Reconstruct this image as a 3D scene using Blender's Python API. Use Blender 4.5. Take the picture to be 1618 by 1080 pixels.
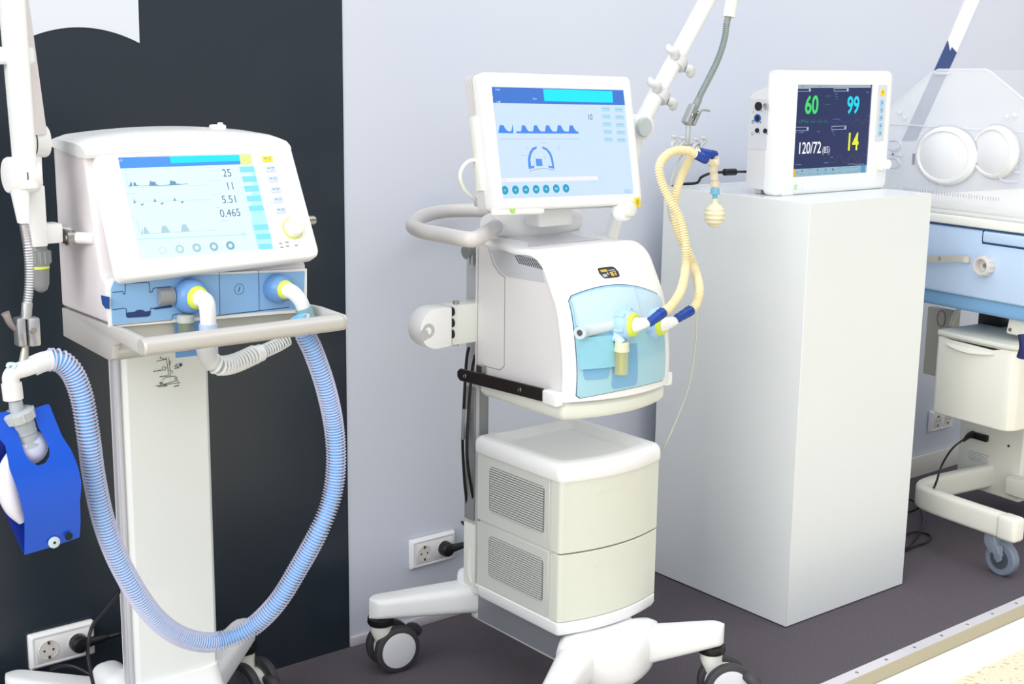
import bpy, bmesh, math, random
from mathutils import Vector as V, Matrix
random.seed(4)
sc=bpy.context.scene
for o in list(bpy.data.objects): bpy.data.objects.remove(o)
# ------------------------------------------------------------------ camera
FPX=2130.6; YAW=.68278469; PITCH=.20463329; ROLL=.01360504; CAMH=1.42533; WALL=2.6703
_F=V((math.sin(YAW)*math.cos(PITCH),math.cos(YAW)*math.cos(PITCH),-math.sin(PITCH)))
_R0=V((math.cos(YAW),-math.sin(YAW),0)); _U0=_R0.cross(_F)
_R=_R0*math.cos(ROLL)+_U0*math.sin(ROLL); _U=-_R0*math.sin(ROLL)+_U0*math.cos(ROLL)
CP=V((0,0,CAMH))
cd=bpy.data.cameras.new('camera'); cam=bpy.data.objects.new('camera',cd); sc.collection.objects.link(cam)
cd.sensor_width=36; cd.lens=FPX/1618*36; cd.clip_start=.02
cam.matrix_world=Matrix(((_R.x,_U.x,-_F.x,0),(_R.y,_U.y,-_F.y,0),(_R.z,_U.z,-_F.z,CAMH),(0,0,0,1)))
sc.camera=cam
def ray(x,y): return _F+_R*((x-809)/FPX)-_U*((y-540)/FPX)
def wy(x,y,Y): d=ray(x,y); return CP+d*(Y/d.y)          # point of the picture ray on the plane Y = const
def wx(x,y,X): d=ray(x,y); return CP+d*(X/d.x)
def wz(x,y,Z): d=ray(x,y); return CP+d*((Z-CAMH)/d.z)
def wpl(x,y,P,n): d=ray(x,y); return CP+d*((P-CP).dot(n)/d.dot(n))
# ------------------------------------------------------------------ world, lights, exposure
sc.view_settings.view_transform='Standard'; sc.view_settings.look='None'; sc.view_settings.gamma=1
sc.view_settings.use_curve_mapping=False; sc.view_settings.exposure=0.09
w=bpy.data.worlds.new('hall'); sc.world=w; w.use_nodes=True; nt=w.node_tree
for n in list(nt.nodes): nt.nodes.remove(n)
tc=nt.nodes.new('ShaderNodeTexCoord'); sx=nt.nodes.new('ShaderNodeSeparateXYZ'); cr=nt.nodes.new('ShaderNodeValToRGB')
bg=nt.nodes.new('ShaderNodeBackground'); wo=nt.nodes.new('ShaderNodeOutputWorld'); mr=nt.nodes.new('ShaderNodeMapRange')
nt.links.new(tc.outputs['Generated'],sx.inputs[0]); nt.links.new(sx.outputs['Z'],mr.inputs['Value'])
mr.inputs['From Min'].default_value=-1; mr.inputs['From Max'].default_value=1
nt.links.new(mr.outputs[0],cr.inputs[0]); nt.links.new(cr.outputs[0],bg.inputs[0]); nt.links.new(bg.outputs[0],wo.inputs[0])
e=cr.color_ramp.elements; e[0].position=.38; e[0].color=(.62,.62,.63,1); e[1].position=.62; e[1].color=(.95,.97,1.0,1)
bg.inputs[1].default_value=1.28
dp=nt.nodes.new('ShaderNodeVectorMath'); dp.operation='DOT_PRODUCT'; dp.inputs[1].default_value=(-.80,.60,0)   # the hall is brighter towards the left
ma=nt.nodes.new('ShaderNodeMath'); ma.operation='MULTIPLY_ADD'; ma.inputs[1].default_value=.98; ma.inputs[2].default_value=1.42
nt.links.new(tc.outputs['Generated'],dp.inputs[0]); nt.links.new(dp.outputs['Value'],ma.inputs[0]); nt.links.new(ma.outputs[0],bg.inputs[1])
def area(name,loc,rot,sx_,sy_,power,col=(1,1,1)):
    l=bpy.data.lights.new(name,'AREA'); l.shape='RECTANGLE'; l.size=sx_; l.size_y=sy_; l.energy=power; l.color=col
    o=bpy.data.objects.new(name,l); sc.collection.objects.link(o); o.location=loc; o.rotation_euler=rot; return o
area('ceiling_light_panel',(1.6,.9,3.6),(0,0,0),3.2,.9,16,(1,.99,.97))
area('ceiling_light_panel',(3.6,1.3,3.6),(0,0,0),1.8,.9,12,(1,.99,.97))
hl_=area('hall_fill_light',(-2.4,.5,2.8),(0,0,0),2.4,1.4,64,(1,.99,.97)); hl_.rotation_euler=(V((2.2,2.0,.7))-hl_.location).to_track_quat('-Z','Y').to_euler()  # fill light added on the left to brighten the left-facing sides
hl_=area('hall_fill_light',(.9,-2.2,3.0),(0,0,0),2.4,1.0,6,(.97,.985,1)); hl_.rotation_euler=(V((2.0,2.2,.6))-hl_.location).to_track_quat('-Z','Y').to_euler()  # weak fill light from the front
# ------------------------------------------------------------------ materials
def lin(c): return tuple((x/255/12.92 if x/255<=.04045 else ((x/255+.055)/1.055)**2.4) for x in c)
MC={}
def mat(name,rgb,rough=.4,metal=0,spec=.5,noise=0,nscale=40,bump=0,alpha=1,trans=0,ior=1.45,coat=0,emit=None,estr=1,sss=0):
    if name in MC: return MC[name]
    m=bpy.data.materials.new(name); m.use_nodes=True; t=m.node_tree; b=t.nodes['Principled BSDF']
    c=lin(rgb)+(1,)
    b.inputs['Base Color'].default_value=c; b.inputs['Roughness'].default_value=rough; b.inputs['Metallic'].default_value=metal
    b.inputs['Specular IOR Level'].default_value=spec; b.inputs['IOR'].default_value=ior
    b.inputs['Alpha'].default_value=alpha; b.inputs['Transmission Weight'].default_value=trans; b.inputs['Coat Weight'].default_value=coat
    if emit:
        b.inputs['Emission Color'].default_value=lin(emit)+(1,); b.inputs['Emission Strength'].default_value=estr
    tx=t.nodes.new('ShaderNodeTexCoord'); nz=t.nodes.new('ShaderNodeTexNoise'); nz.inputs['Scale'].default_value=nscale; nz.inputs['Detail'].default_value=4
    t.links.new(tx.outputs['Object'],nz.inputs['Vector'])
    mx=t.nodes.new('ShaderNodeMix'); mx.data_type='RGBA'; mx.inputs[6].default_value=tuple(x*(1-noise) for x in c[:3])+(1,)
    mx.inputs[7].default_value=tuple(min(1,x*(1+noise)) for x in c[:3])+(1,)
    t.links.new(nz.outputs['Fac'],mx.inputs[0])
    if noise: t.links.new(mx.outputs[2],b.inputs['Base Color'])
    if bump:
        bp=t.nodes.new('ShaderNodeBump'); bp.inputs['Strength'].default_value=bump; bp.inputs['Distance'].default_value=.004
        t.links.new(nz.outputs['Fac'],bp.inputs['Height']); t.links.new(bp.outputs[0],b.inputs['Normal'])
    MC[name]=m; return m
WHITE=mat('white_plastic',(240,241,241),.35,noise=.012,nscale=9)
WARM=mat('warm_white_plastic',(232,235,226),.38,noise=.012,nscale=9)
PINKW=mat('side_white_plastic',(226,220,222),.42,noise=.02,nscale=6)
SIDE=mat('light_grey_side_plastic',(226,224,224),.42,noise=.015,nscale=7)
GREYP=mat('grey_panel_plastic',(206,208,203),.42,noise=.02,nscale=7)
HANDLE=mat('warm_grey_handle_plastic',(208,205,203),.36,noise=.01)
TRAYG=mat('grey_tray_plastic',(196,193,190),.36,noise=.02)
MIDG=mat('mid_grey_plastic',(140,143,144),.4)
ALU=mat('brushed_aluminium',(196,196,200),.33,metal=.8,noise=.04,nscale=60)
STEEL=mat('satin_steel',(170,168,160),.28,metal=1)
GOOSE=mat('grey_gooseneck_metal',(150,154,156),.38,metal=.5)
BLACK=mat('black_plastic',(22,22,24),.4)
DARK=mat('dark_rubber',(62,60,64),.5,noise=.05)
DISC=mat('wheel_disc_plastic',(214,215,220),.4)
DGREY=mat('dark_grey_plastic',(84,86,90),.45)
BROWN=mat('dark_bronze_rail_metal',(50,44,42),.35,metal=.4,noise=.06)
BLUE=mat('light_blue_plastic',(138,182,226),.35,noise=.02,nscale=8)
BLUED=mat('deeper_blue_plastic',(104,150,206),.35)
LINEB=mat('seam_dark_blue',(52,76,112),.6)
SEAM=mat('seam_grey',(96,98,98),.6)
CYANP=mat('translucent_aqua_plastic',(160,206,222),.15,coat=.5,noise=.05,nscale=10)
CYANW=mat('pale_aqua_plastic',(196,222,238),.15,coat=.5,noise=.05,nscale=10)
CYAND=mat('aqua_recess_plastic',(122,176,214),.2)
LIME=mat('lime_ring_plastic',(214,232,80),.4)
YEL=mat('yellow_key_plastic',(236,214,50),.4)
GREENK=mat('green_key_plastic',(150,214,40),.4)
KEYB=mat('pale_blue_key_plastic',(200,214,230),.45)
KEYT=mat('key_print_grey',(130,150,178),.5)
NAVY=mat('dark_blue_cuff_rubber',(26,66,152),.35)
COBALT=mat('cobalt_blue_vinyl',(10,82,205),.32,noise=.03,nscale=14)
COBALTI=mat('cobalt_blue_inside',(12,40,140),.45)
CREAM=mat('cream_silicone_hose',(236,222,178),.35,sss=.1)
CREAMT=mat('cream_clear_hose',(240,230,200),.12,alpha=.5)
CLEAR=mat('clear_plastic',(232,236,240),.1,alpha=.32)
FROST=mat('frosted_clear_plastic',(222,226,236),.25,alpha=.62)
FROSTW=mat('frosted_white_plastic',(240,241,242),.3,alpha=.86)
HOOD=mat('acrylic_hood_clear',(238,241,246),.05,alpha=.13)
HOODE=mat('acrylic_hood_edge',(236,239,242),.15,alpha=.5)
PORTM=mat('porthole_white_acrylic',(245,246,247),.2,alpha=.6)
PORTG=mat('porthole_ring_white',(246,246,245),.3,alpha=.85)
HOSEC=mat('clear_ribbed_hose',(214,226,244),.2,alpha=.16)
HOSEB=mat('sky_blue_inner_hose',(96,178,242),.3,noise=.05,nscale=60)
HOSEW=mat('clear_white_ribbed_hose',(232,235,236),.25,alpha=.6)
SMOKE=mat('smoky_clear_jar',(150,156,130),.1,alpha=.5)
YELJ=mat('yellowish_clear_jar',(214,214,150),.1,alpha=.5)
TUBE=mat('grey_thin_tube',(196,198,184),.35)
INCW=mat('incubator_cream_plastic',(232,231,220),.4,noise=.01)
INCB=mat('incubator_blue_plastic',(192,214,240),.35,noise=.02)
INCB_SHADED=mat('incubator_blue_plastic_shaded',(126,172,212),.4,noise=.02)  # body blue with the shade of the down-facing bottom painted in
MATT=mat('mattress_white',(246,245,240),.7)
CASTG=mat('blue_grey_caster',(126,136,150),.4)
SOCK=mat('socket_white_plastic',(240,239,240),.35)
SOCKI=mat('socket_well_plastic',(226,222,214),.45)
BRASS=mat('earth_clip_metal',(120,100,60),.4,metal=.7)
PRINT=mat('black_print',(40,50,56),.6)
PRINTB=mat('blue_print',(40,80,130),.6)
def emis(name,rgb,s=1.0,base=None):
    return mat(name,base or (8,8,10),.25,emit=rgb,estr=s*1.08,spec=.3)
# ------------------------------------------------------------------ mesh builder
class G:
    def __init__(s,M=None): s.bm=bmesh.new(); s.M=M or Matrix(); s.mi=0
    def _new(s,fs):
        for f in fs: f.material_index=s.mi
    def v(s,p): return s.bm.verts.new(s.M@V(p))
    def face(s,vs):
        try: f=s.bm.faces.new(vs); f.material_index=s.mi; return f
        except ValueError: return None
    def rings(s,rs,cap0=True,cap1=True,closed=True):
        R=[[s.v(p) for p in r] for r in rs]; n=len(R[0])
        for a,b in zip(R,R[1:]):
            for i in range(n if closed else n-1):
                j=(i+1)%n; s.face([a[i],a[j],b[j],b[i]])
        if cap0: s.face(R[0][::-1])
        if cap1: s.face(R[-1])
        return R
    def box(s,a,b,r=0,seg=2):
        x0,y0,z0=[min(a[i],b[i]) for i in range(3)]; x1,y1,z1=[max(a[i],b[i]) for i in range(3)]
        t=bmesh.new(); vs=[t.verts.new((x,y,z)) for x in (x0,x1) for y in (y0,y1) for z in (z0,z1)]
        for f in ((0,1,3,2),(4,6,7,5),(0,4,5,1),(2,3,7,6),(0,2,6,4),(1,5,7,3)): t.faces.new([vs[i] for i in f])
        s._merge(t,r,seg)
    def _merge(s,t,r=0,seg=2,ang=.5):
        bmesh.ops.recalc_face_normals(t,faces=t.faces)
        if r:
            es=[e for e in t.edges if len(e.link_faces)==2 and e.calc_face_angle(0)>ang]
            bmesh.ops.bevel(t,geom=es,offset=r,segments=seg,profile=.5,affect='EDGES',clamp_overlap=True)
        mp={v:s.bm.verts.new(s.M@v.co) for v in t.verts}
        for f in t.faces:
            try: g=s.bm.faces.new([mp[v] for v in f.verts]); g.material_index=s.mi
            except ValueError: pass
        t.free()
    def prism(s,pts,vec,r=0,seg=2,ang=.5):
        t=bmesh.new(); vec=V(vec); a=[t.verts.new(V(p)) for p in pts]; b=[t.verts.new(V(p)+vec) for p in pts]; n=len(a)
        t.faces.new(a[::-1]); t.faces.new(b)
        for i in range(n): t.faces.new([a[i],a[(i+1)%n],b[(i+1)%n],b[i]])
        s._merge(t,r,seg,ang)
    def cyl(s,a,b,r,r2=None,n=24,cap=True):
        a=V(a);b=V(b);r2=r if r2 is None else r2; fr=frame(b-a)
        rs=[[c+fr[0]*(q*math.cos(2*math.pi*i/n))+fr[1]*(q*math.sin(2*math.pi*i/n)) for i in range(n)] for c,q in ((a,r),(b,r2))]
        s.rings(rs,cap,cap)
    def lathe(s,o,ax,prof,n=28,cap=True,a0=0,a1=2*math.pi):
        o=V(o); ax=V(ax).normalized(); f=frame(ax)      # prof: (distance along axis, radius)
        s.rings([[o+ax*h+f[0]*(q*math.cos(2*math.pi*i/n))+f[1]*(q*math.sin(2*math.pi*i/n)) for i in range(n)] for h,q in prof],cap,cap)
    def tube(s,pts,r,n=12,step=None,rib=None,cap=True,smooth=True,k=8,sq=None,ribmi=None,wide=False):
        P=spline(pts,k) if smooth else [V(p) for p in pts]
        if rib:                                          # rib=(pitch, outer radius)
            P=resample(P,rib[0]/(6 if wide else 4))
        T=[(P[min(i+1,len(P)-1)]-P[max(i-1,0)]).normalized() for i in range(len(P))]
        f=frame(T[0]); u=f[0]; rs=[]
        for i,p in enumerate(P):
            u=(u-T[i]*u.dot(T[i])).normalized(); w_=T[i].cross(u)
            q=r(i/(len(P)-1)) if callable(r) else r
            if rib and wide: q=(r,r+.25*(rib[1]-r),rib[1]*.97,rib[1],rib[1],rib[1]*.97)[i%6]
            elif rib: q=(r,(r+rib[1])/2,rib[1],(r+rib[1])/2)[i%4]
            if sq: rs.append([p+u*a+w_*b for a,b in sq])
            else: rs.append([p+u*(q*math.cos(2*math.pi*j/n))+w_*(q*math.sin(2*math.pi*j/n)) for j in range(n)])
        n0=len(s.bm.faces); s.rings(rs,cap,cap)
        if rib and ribmi is not None:
            s.bm.faces.ensure_lookup_table()
            for i in range(len(rs)-1):
                if i%4 in (1,2):
                    for j in range(n): s.bm.faces[n0+i*n+j].material_index=ribmi
    def ball(s,c,r,sc_=(1,1,1),n=20):
        m=n//2; c=V(c)
        rs=[]
        for i in range(1,m):
            a=math.pi*i/m; rs.append([c+V((r*sc_[0]*math.sin(a)*math.cos(2*math.pi*j/n),r*sc_[1]*math.sin(a)*math.sin(2*math.pi*j/n),-r*sc_[2]*math.cos(a))) for j in range(n)])
        s.rings(rs,True,True)
    def quad(s,pts): s.face([s.v(p) for p in pts])
def frame(d):
    d=V(d).normalized(); a=V((0,0,1)) if abs(d.z)<.9 else V((1,0,0)); u=a.cross(d).normalized(); return u,d.cross(u)
def spline(P,k=8):
    P=[V(p) for p in P]
    if len(P)<3:
        return [P[0].lerp(P[-1],i/k) for i in range(k+1)]
    Q=[P[0]*2-P[1]]+P+[P[-1]*2-P[-2]]; out=[]
    for i in range(1,len(Q)-2):
        a,b,c,d=Q[i-1:i+3]
        for j in range(k):
            t=j/k; out.append(.5*((2*b)+(c-a)*t+(2*a-5*b+4*c-d)*t*t+(3*b-a-3*c+d)*t**3))
    out.append(P[-1]); return out
def resample(P,st):
    out=[P[0]]; acc=0
    for a,b in zip(P,P[1:]):
        L=(b-a).length; d=st-acc
        while d<=L: out.append(a.lerp(b,d/L)); d+=st
        acc=L-(d-st)
    return out
def rrect(cx,cy,w_,h_,r,n=5):
    out=[]
    for sx_,sy_,a0 in ((1,1,0),(-1,1,90),(-1,-1,180),(1,-1,270)):
        for i in range(n+1):
            a=math.radians(a0+90*i/n); out.append((cx+sx_*(w_/2-r)+r*math.cos(a),cy+sy_*(h_/2-r)+r*math.sin(a)))
    return out
def build(name,g,mats,parent=None,smooth=38):
    me=bpy.data.meshes.new(name)
    bmesh.ops.recalc_face_normals(g.bm,faces=g.bm.faces)
    g.bm.to_mesh(me); g.bm.free()
    for m in (mats if isinstance(mats,(list,tuple)) else [mats]): me.materials.append(m)
    o=bpy.data.objects.new(name,me); sc.collection.objects.link(o)
    me.shade_smooth()
    if smooth is not None: me.set_sharp_from_angle(angle=math.radians(smooth))
    if parent:
        bpy.context.view_layer.update()
        o.parent=parent; o.matrix_parent_inverse=parent.matrix_world.inverted()
    return o
def thing(name,label,cat,loc=(0,0,0),rz=0,group=None):
    o=bpy.data.objects.new(name,None); sc.collection.objects.link(o); o.empty_display_size=.05
    o.location=loc; o.rotation_euler=(0,0,rz); o['label']=label; o['category']=cat
    if group: o['group']=group
    bpy.context.view_layer.update(); return o
def tag(o,label,cat,group=None):
    o['label']=label; o['category']=cat
    if group: o['group']=group
    return o
def struct(name,g,m):
    o=build(name,g,m); o['kind']='structure'; return o
class Plane:                                           # a flat face standing in the room
    def __init__(s,P,ex,up): s.P=V(P); s.ex=V(ex).normalized(); s.up=V(up).normalized(); s.n=s.ex.cross(s.up)   # n: towards the viewer
    def p(s,u,v,d=0): return s.P+s.ex*u+s.up*v+s.n*d
    def uv(s,x,y): q=wpl(x,y,s.P,s.n)-s.P; return q.dot(s.ex),q.dot(s.up)
    def M(s): m=Matrix((s.ex,s.up,s.n)).transposed().to_4x4(); m.translation=s.P; return m
def text_g(g,pl,txt,u,v,h,d,sxx=1,align='LEFT',bold=0):
    c=bpy.data.curves.new('t','FONT'); c.body=txt; c.size=1; c.align_x=align; c.offset=bold
    o=bpy.data.objects.new('t',c); sc.collection.objects.link(o); bpy.context.view_layer.update()
    me=bpy.data.meshes.new_from_object(o.evaluated_get(bpy.context.evaluated_depsgraph_get()))
    hh=h/.70
    mp=[g.v(pl.p(u+vt.co.x*hh*sxx,v+vt.co.y*hh,d)) for vt in me.vertices]
    for p in me.polygons: g.face([mp[i] for i in p.vertices])
    bpy.data.objects.remove(o); bpy.data.curves.remove(c); bpy.data.meshes.remove(me)
def pquad(g,pl,pts,d,px=True):
    g.face([g.v(pl.p(*(pl.uv(*q) if px else q),d)) for q in pts])
def pline(g,pl,pts,w_,d,px=True):
    q=[V(pl.uv(*a)) if px else V(a) for a in pts]
    for a,b in zip(q,q[1:]):
        t=(b-a)
        if t.length<1e-6: continue
        t.normalize(); n=V((-t.y,t.x))*w_/2; t=t*w_*.3
        g.face([g.v(pl.p(*(z),d)) for z in (a-n-t,b-n+t,b+n+t,a+n-t)])
def pdisc(g,pl,u,v,r,d,n=20,r0=0):
    if r0:
        a=[g.v(pl.p(u+r*math.cos(6.2832*i/n),v+r*math.sin(6.2832*i/n),d)) for i in range(n)]
        b=[g.v(pl.p(u+r0*math.cos(6.2832*i/n),v+r0*math.sin(6.2832*i/n),d)) for i in range(n)]
        for i in range(n): g.face([a[i],a[(i+1)%n],b[(i+1)%n],b[i]])
    else: g.face([g.v(pl.p(u+r*math.cos(6.2832*i/n),v+r*math.sin(6.2832*i/n),d)) for i in range(n)])
# =================================================================== room
def wallmat(name,rgb,rough,ns,spec=.5):
    m=mat(name,rgb,rough,noise=.03,nscale=ns,spec=spec); return m
SEAMX=1.6645
g=G(); g.box((SEAMX,WALL,-.05),(9,WALL+.06,3.4)); struct('wall_right',g,wallmat('white_wall_laminate',(215,220,232),.3,1.3))
g=G(); g.box((-4,WALL-.002,-.05),(SEAMX,WALL+.06,3.4)); struct('wall_left',g,wallmat('black_wall_laminate',(38,47,56),.28,1.1,.6))
EDGE=1.790
g=G(); g.box((-3,EDGE,-.06),(9,WALL,0))
m=mat('charcoal_carpet',(98,92,98),.95,noise=.62,nscale=300,bump=.8,spec=.15)
struct('floor',g,m)
def speck(name,rgb,dark):
    m=mat(name,rgb,.35); t=m.node_tree; b=t.nodes['Principled BSDF']
    tx=t.nodes.new('ShaderNodeTexCoord'); vo=t.nodes.new('ShaderNodeTexNoise'); vo.inputs['Scale'].default_value=70; vo.inputs['Detail'].default_value=6
    r=t.nodes.new('ShaderNodeValToRGB'); r.color_ramp.elements[0].position=.30; r.color_ramp.elements[0].color=lin(dark)+(1,)
    r.color_ramp.elements[1].position=.42; r.color_ramp.elements[1].color=lin(rgb)+(1,)
    t.links.new(tx.outputs['Object'],vo.inputs['Vector']); t.links.new(vo.outputs['Fac'],r.inputs[0]); t.links.new(r.outputs[0],b.inputs['Base Color']); return m
g=G(); g.box((-4,-4,-.1),(9,EDGE,-.045)); struct('floor_hall',g,speck('beige_marble_floor',(240,228,200),(190,160,110)))
g=G(); g.box((-3,EDGE,0),(9,EDGE+.032,.0025)); g.mi=1
g.box((-3,EDGE-.002,-.034),(9,EDGE,.0025)); g.mi=2
x=2.2
while x<4.6:
    g.lathe((x,EDGE+.016,.0025),(0,0,1),[(0,.0045),(.0012,.004),(.0006,.0018)],n=14); x+=.1165
struct('trim_1',g,[mat('white_aluminium_edge',(228,224,232),.35,metal=.3),mat('tan_riser_face',(190,180,150),.5),STEEL])
g=G(); g.prism([(-3,EDGE-.003,-.045),(-3,EDGE-.003,-.034),(-3,EDGE-.07,-.033),(-3,EDGE-.088,-.035),(-3,EDGE-.096,-.040),(-3,EDGE-.099,-.045)],(12,0,0)); struct('trim_2',g,mat('white_plinth_strip',(246,246,248),.3))
g=G(); g.box((SEAMX+.002,WALL-.006,0),(3.4,WALL,.024),.0015); struct('baseboard_left',g,mat('baseboard_aluminium',(214,210,216),.4,metal=.2))
g=G(); g.box((3.4,WALL-.014,0),(6.5,WALL,.075),.005); struct('baseboard_right',g,mat('cream_baseboard',(222,218,208),.45))
# white printed shapes on the walls
g=G(); pw=Plane((0,WALL-.002,0),(1,0,0),(0,0,1))
a0=wy(33,60,WALL-.002); a1=wy(125,43,WALL-.002); a2=wy(220,68,WALL-.002)
arc=[]
for i in range(25):
    t=i/24; x=a0.x-.035+(a2.x-a0.x+.035)*t
    # circle through the three points
    xc=a1.x+.004; k=((a1.z-a2.z))/((a2.x-xc)**2); arc.append((x,a1.z-k*(x-xc)**2))
pts=[(p[0],WALL-.0025,p[1]) for p in arc]+[(a2.x+.005,WALL-.0025,2.0),(arc[0][0],WALL-.0025,2.0)]
g.prism(pts,(0,-.0015,0)); o=build('wall_graphic',g,mat('white_vinyl_graphic',(226,231,240),.3))
tag(o,'white printed shape with an arched lower edge on the black wall panel','wall graphic')
g=G(); ps=[wy(1524,0,WALL),wy(1549,0,WALL),wy(1508,84,WALL),wy(1500,76,WALL),wy(1494,70,WALL)]
ext=(ps[0]-wy(1497,64,WALL)); 
g.prism([tuple(p-V((0,.001,0))) for p in (wy(1497,64,WALL),wy(1500,80,WALL),wy(1503,74,WALL),wy(1511,83,WALL),ps[1]+ext*1.5,ps[0]+ext*1.5)],(0,-.0015,0)); g.mi=1
g.prism([tuple(p-V((0,.001,0))) for p in (wy(1497,64,WALL),wy(1500,80,WALL),wy(1503,74,WALL),wy(1511,83,WALL),wy(1447,222,WALL),wy(1425,222,WALL))],(0,-.0015,0))
o=build('wall_graphic',g,[mat('white_gloss_strip',(250,250,252),.2),mat('blue_printed_strip',(64,84,138),.35)]); tag(o,'diagonal white strip turning blue on the wall behind the incubator hood','wall graphic')
# =================================================================== pedestal
PX,PY=2.6212,2.0839
m=mat('glossy_white_pedestal_laminate',(228,232,232),.22,noise=.02,nscale=3)
g=G(); g.M=Matrix.Translation((PX,PY,0))@Matrix.Rotation(-.0098,4,'Z')
g.box((0,0,.003),(.4972,.5015,1.1),.001,1)
ped=tag(build('display_pedestal',g,m),'tall glossy white square display pedestal carrying the patient monitor','pedestal')
# =================================================================== casters
def wheel(c,ax,parent,r=.0575,w_=.021,face=1,tire=None,disc=None):
    g=G(); ax=V(ax).normalized(); c=V(c)
    prof=[(-w_/2,r*.70),(-w_/2,r*.9),(-w_*.38,r*.975),(-w_*.15,r),(w_*.15,r),(w_*.38,r*.975),(w_/2,r*.9),(w_/2,r*.70)]
    g.lathe(c,ax,prof,n=40); g.mi=1
    for sg in (1,-1):
        g.lathe(c,ax*sg,[(w_*.42,r*.76),(w_*.56,r*.755),(w_*.60,r*.72),(w_*.62,.01)],n=40)
    return build('wheel',g,[tire or DARK,disc or DISC],parent)
def caster(top,ax_az,parent,off=(.034,0),r=.0575,body=WARM,disc=None):
    # top: swivel point under the leg, ax_az: heading of the axle, off: offset of the wheels from the swivel
    top=V(top); ax=V((math.sin(ax_az),math.cos(ax_az),0)); fw=V((off[0],off[1],0)); c=V((top.x,top.y,0))+fw; c.z=r
    g=G(); g.lathe(top,(0,0,-1),[(0,.027),(.001,.031),(.012,.032),(.018,.029)],n=32)
    cst=build('caster',g,BLACK,parent)
    g=G()
    g.rings([[p for p in ring] for ring in [
        [top+V((.026*math.cos(a),.026*math.sin(a),-.015)) for a in [2*math.pi*i/24 for i in range(24)]],
        [top+V((.025*math.cos(a),.025*math.sin(a),-.035)) for a in [2*math.pi*i/24 for i in range(24)]],
        [top+fw*.25+V((.022*math.cos(a),.022*math.sin(a),-.06)) for a in [2*math.pi*i/24 for i in range(24)]],
        [c+ax*(.010*math.sin(a+1.57-math.atan2(fw.y,fw.x)+0))+fw.normalized()*(.04*math.cos(a-math.atan2(fw.y,fw.x)))+V((0,0,-.012)) for a in [2*math.pi*i/24 for i in range(24)]]]])
    g.cyl(c-ax*.014,c+ax*.014,r*.66,n=30)
    build('fork',g,body,cst)
    for s in (-1,1): wheel(c+ax*(s*.0245),ax,cst,r,.021,disc=disc)
    g=G(); t=fw.normalized(); 
    g.tube([c+t*(r*.7)+V((0,0,.03)),c+t*(r*1.05)+V((0,0,.026)),c+t*(r*1.38)+V((0,0,.012))],lambda q:.008+.007*math.sin(q*2.2),n=12)
    build('brake_pedal',g,DARK,cst)
    return cst
def leg(p0,p1,parent,z0,z1,w0,w1,h0,h1,m=WHITE,name='leg'):
    # tapered rounded leg from the hub p0 to the swivel p1
    p0=V((p0[0],p0[1],0));p1=V((p1[0],p1[1],0));d=(p1-p0).normalized();s_=V((-d.y,d.x,0)); L=(p1-p0).length
    g=G(); rs=[]
    n=16
    def sec(p,zt,w_,h_,sc1=1):
        out=[]
        for u,v in rrect(0,0,w_*sc1,h_,min(w_,h_)*.28*sc1,4): out.append(p+s_*u+V((0,0,zt-h_/2+v)))
        return out
    for i in range(n+1):
        t=i/n; rs.append(sec(p0+d*(L*t),z0+(z1-z0)*t,w0+(w1-w0)*t,h0+(h1-h0)*t))
    for k in (25,50,70,85):
        a=math.radians(k); rs.append(sec(p1+d*(w1/2*math.sin(a)),z1-.004*math.sin(a)**4,w1*math.cos(a)+.002,h1*(1-.08*math.sin(a)**4),max(.3,math.cos(a))))
    g.rings(rs); return build(name,g,m,parent)
# =================================================================== centre ventilator
R2=math.radians
X0,X1,YF,YB=1.805,2.100,2.050,2.345; XC=(X0+X1)/2
v2=thing('medical_ventilator','white medical ventilator with widescreen display on a two-drawer trolley, in front of white wall','medical ventilator',(1.93,2.22,0))
def plan(x0,x1,yf,yb,bulge,rf,rb=.02,n=14):
    # plan outline, front towards -Y with a bulge, counter clockwise
    out=[]; xc=(x0+x1)/2; hw=(x1-x0)/2
    fy=lambda x: yf-bulge*(1-((x-xc)/hw)**2)
    for k in range(7):
        a=R2(180+90*k/6); out.append((x0+rf+rf*math.cos(a),fy(x0+rf)+rf+rf*math.sin(a)))
    for k in range(1,n): x=x0+rf+(x1-x0-2*rf)*k/n; out.append((x,fy(x)))
    for k in range(7):
        a=R2(270+90*k/6); out.append((x1-rf+rf*math.cos(a),fy(x1-rf)+rf+rf*math.sin(a)))
    for k in range(5):
        a=R2(90*k/4); out.append((x1-rb+rb*math.cos(a),yb-rb+rb*math.sin(a)))
    for k in range(5):
        a=R2(90+90*k/4); out.append((x0+rb+rb*math.cos(a),yb-rb+rb*math.sin(a)))
    return out
def lift(pl_,z): return [(x,y,z) for x,y in pl_]
# --- base
g=G()
hub=[(1.955,2.055),(2.045,2.035),(2.075,2.01),(2.05,1.985),(1.99,1.950),(1.92,1.930),(1.85,1.950),(1.800,1.990),(1.785,2.02),(1.80,2.05),(1.855,2.09),(1.90,2.10)]
hs=spline([V((x,y,0)) for x,y in hub+[hub[0]]],4)[:-1]; hc=sum(hs,V())/len(hs)
rs=[]
for z,s_ in ((.100,.82),(.108,.93),(.125,.985),(.150,1.0),(.175,.985),(.192,.94),(.202,.82),(.205,.6)):
    rs.append([hc+(p-hc)*s_+V((0,0,z)) for p in hs])
g.rings(rs)
g.box((1.862,2.03,.105),(2.02,2.44,.206),.012,3)
base=build('base',g,WHITE,v2)
g=G(); g.box((1.858,2.05,.118),(1.862,2.40,.212)); g.box((1.862,2.055,.206),(2.05,2.35,.214)); build('spine_cover',g,mat('spine_grey',(128,132,138),.45),base)
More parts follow.
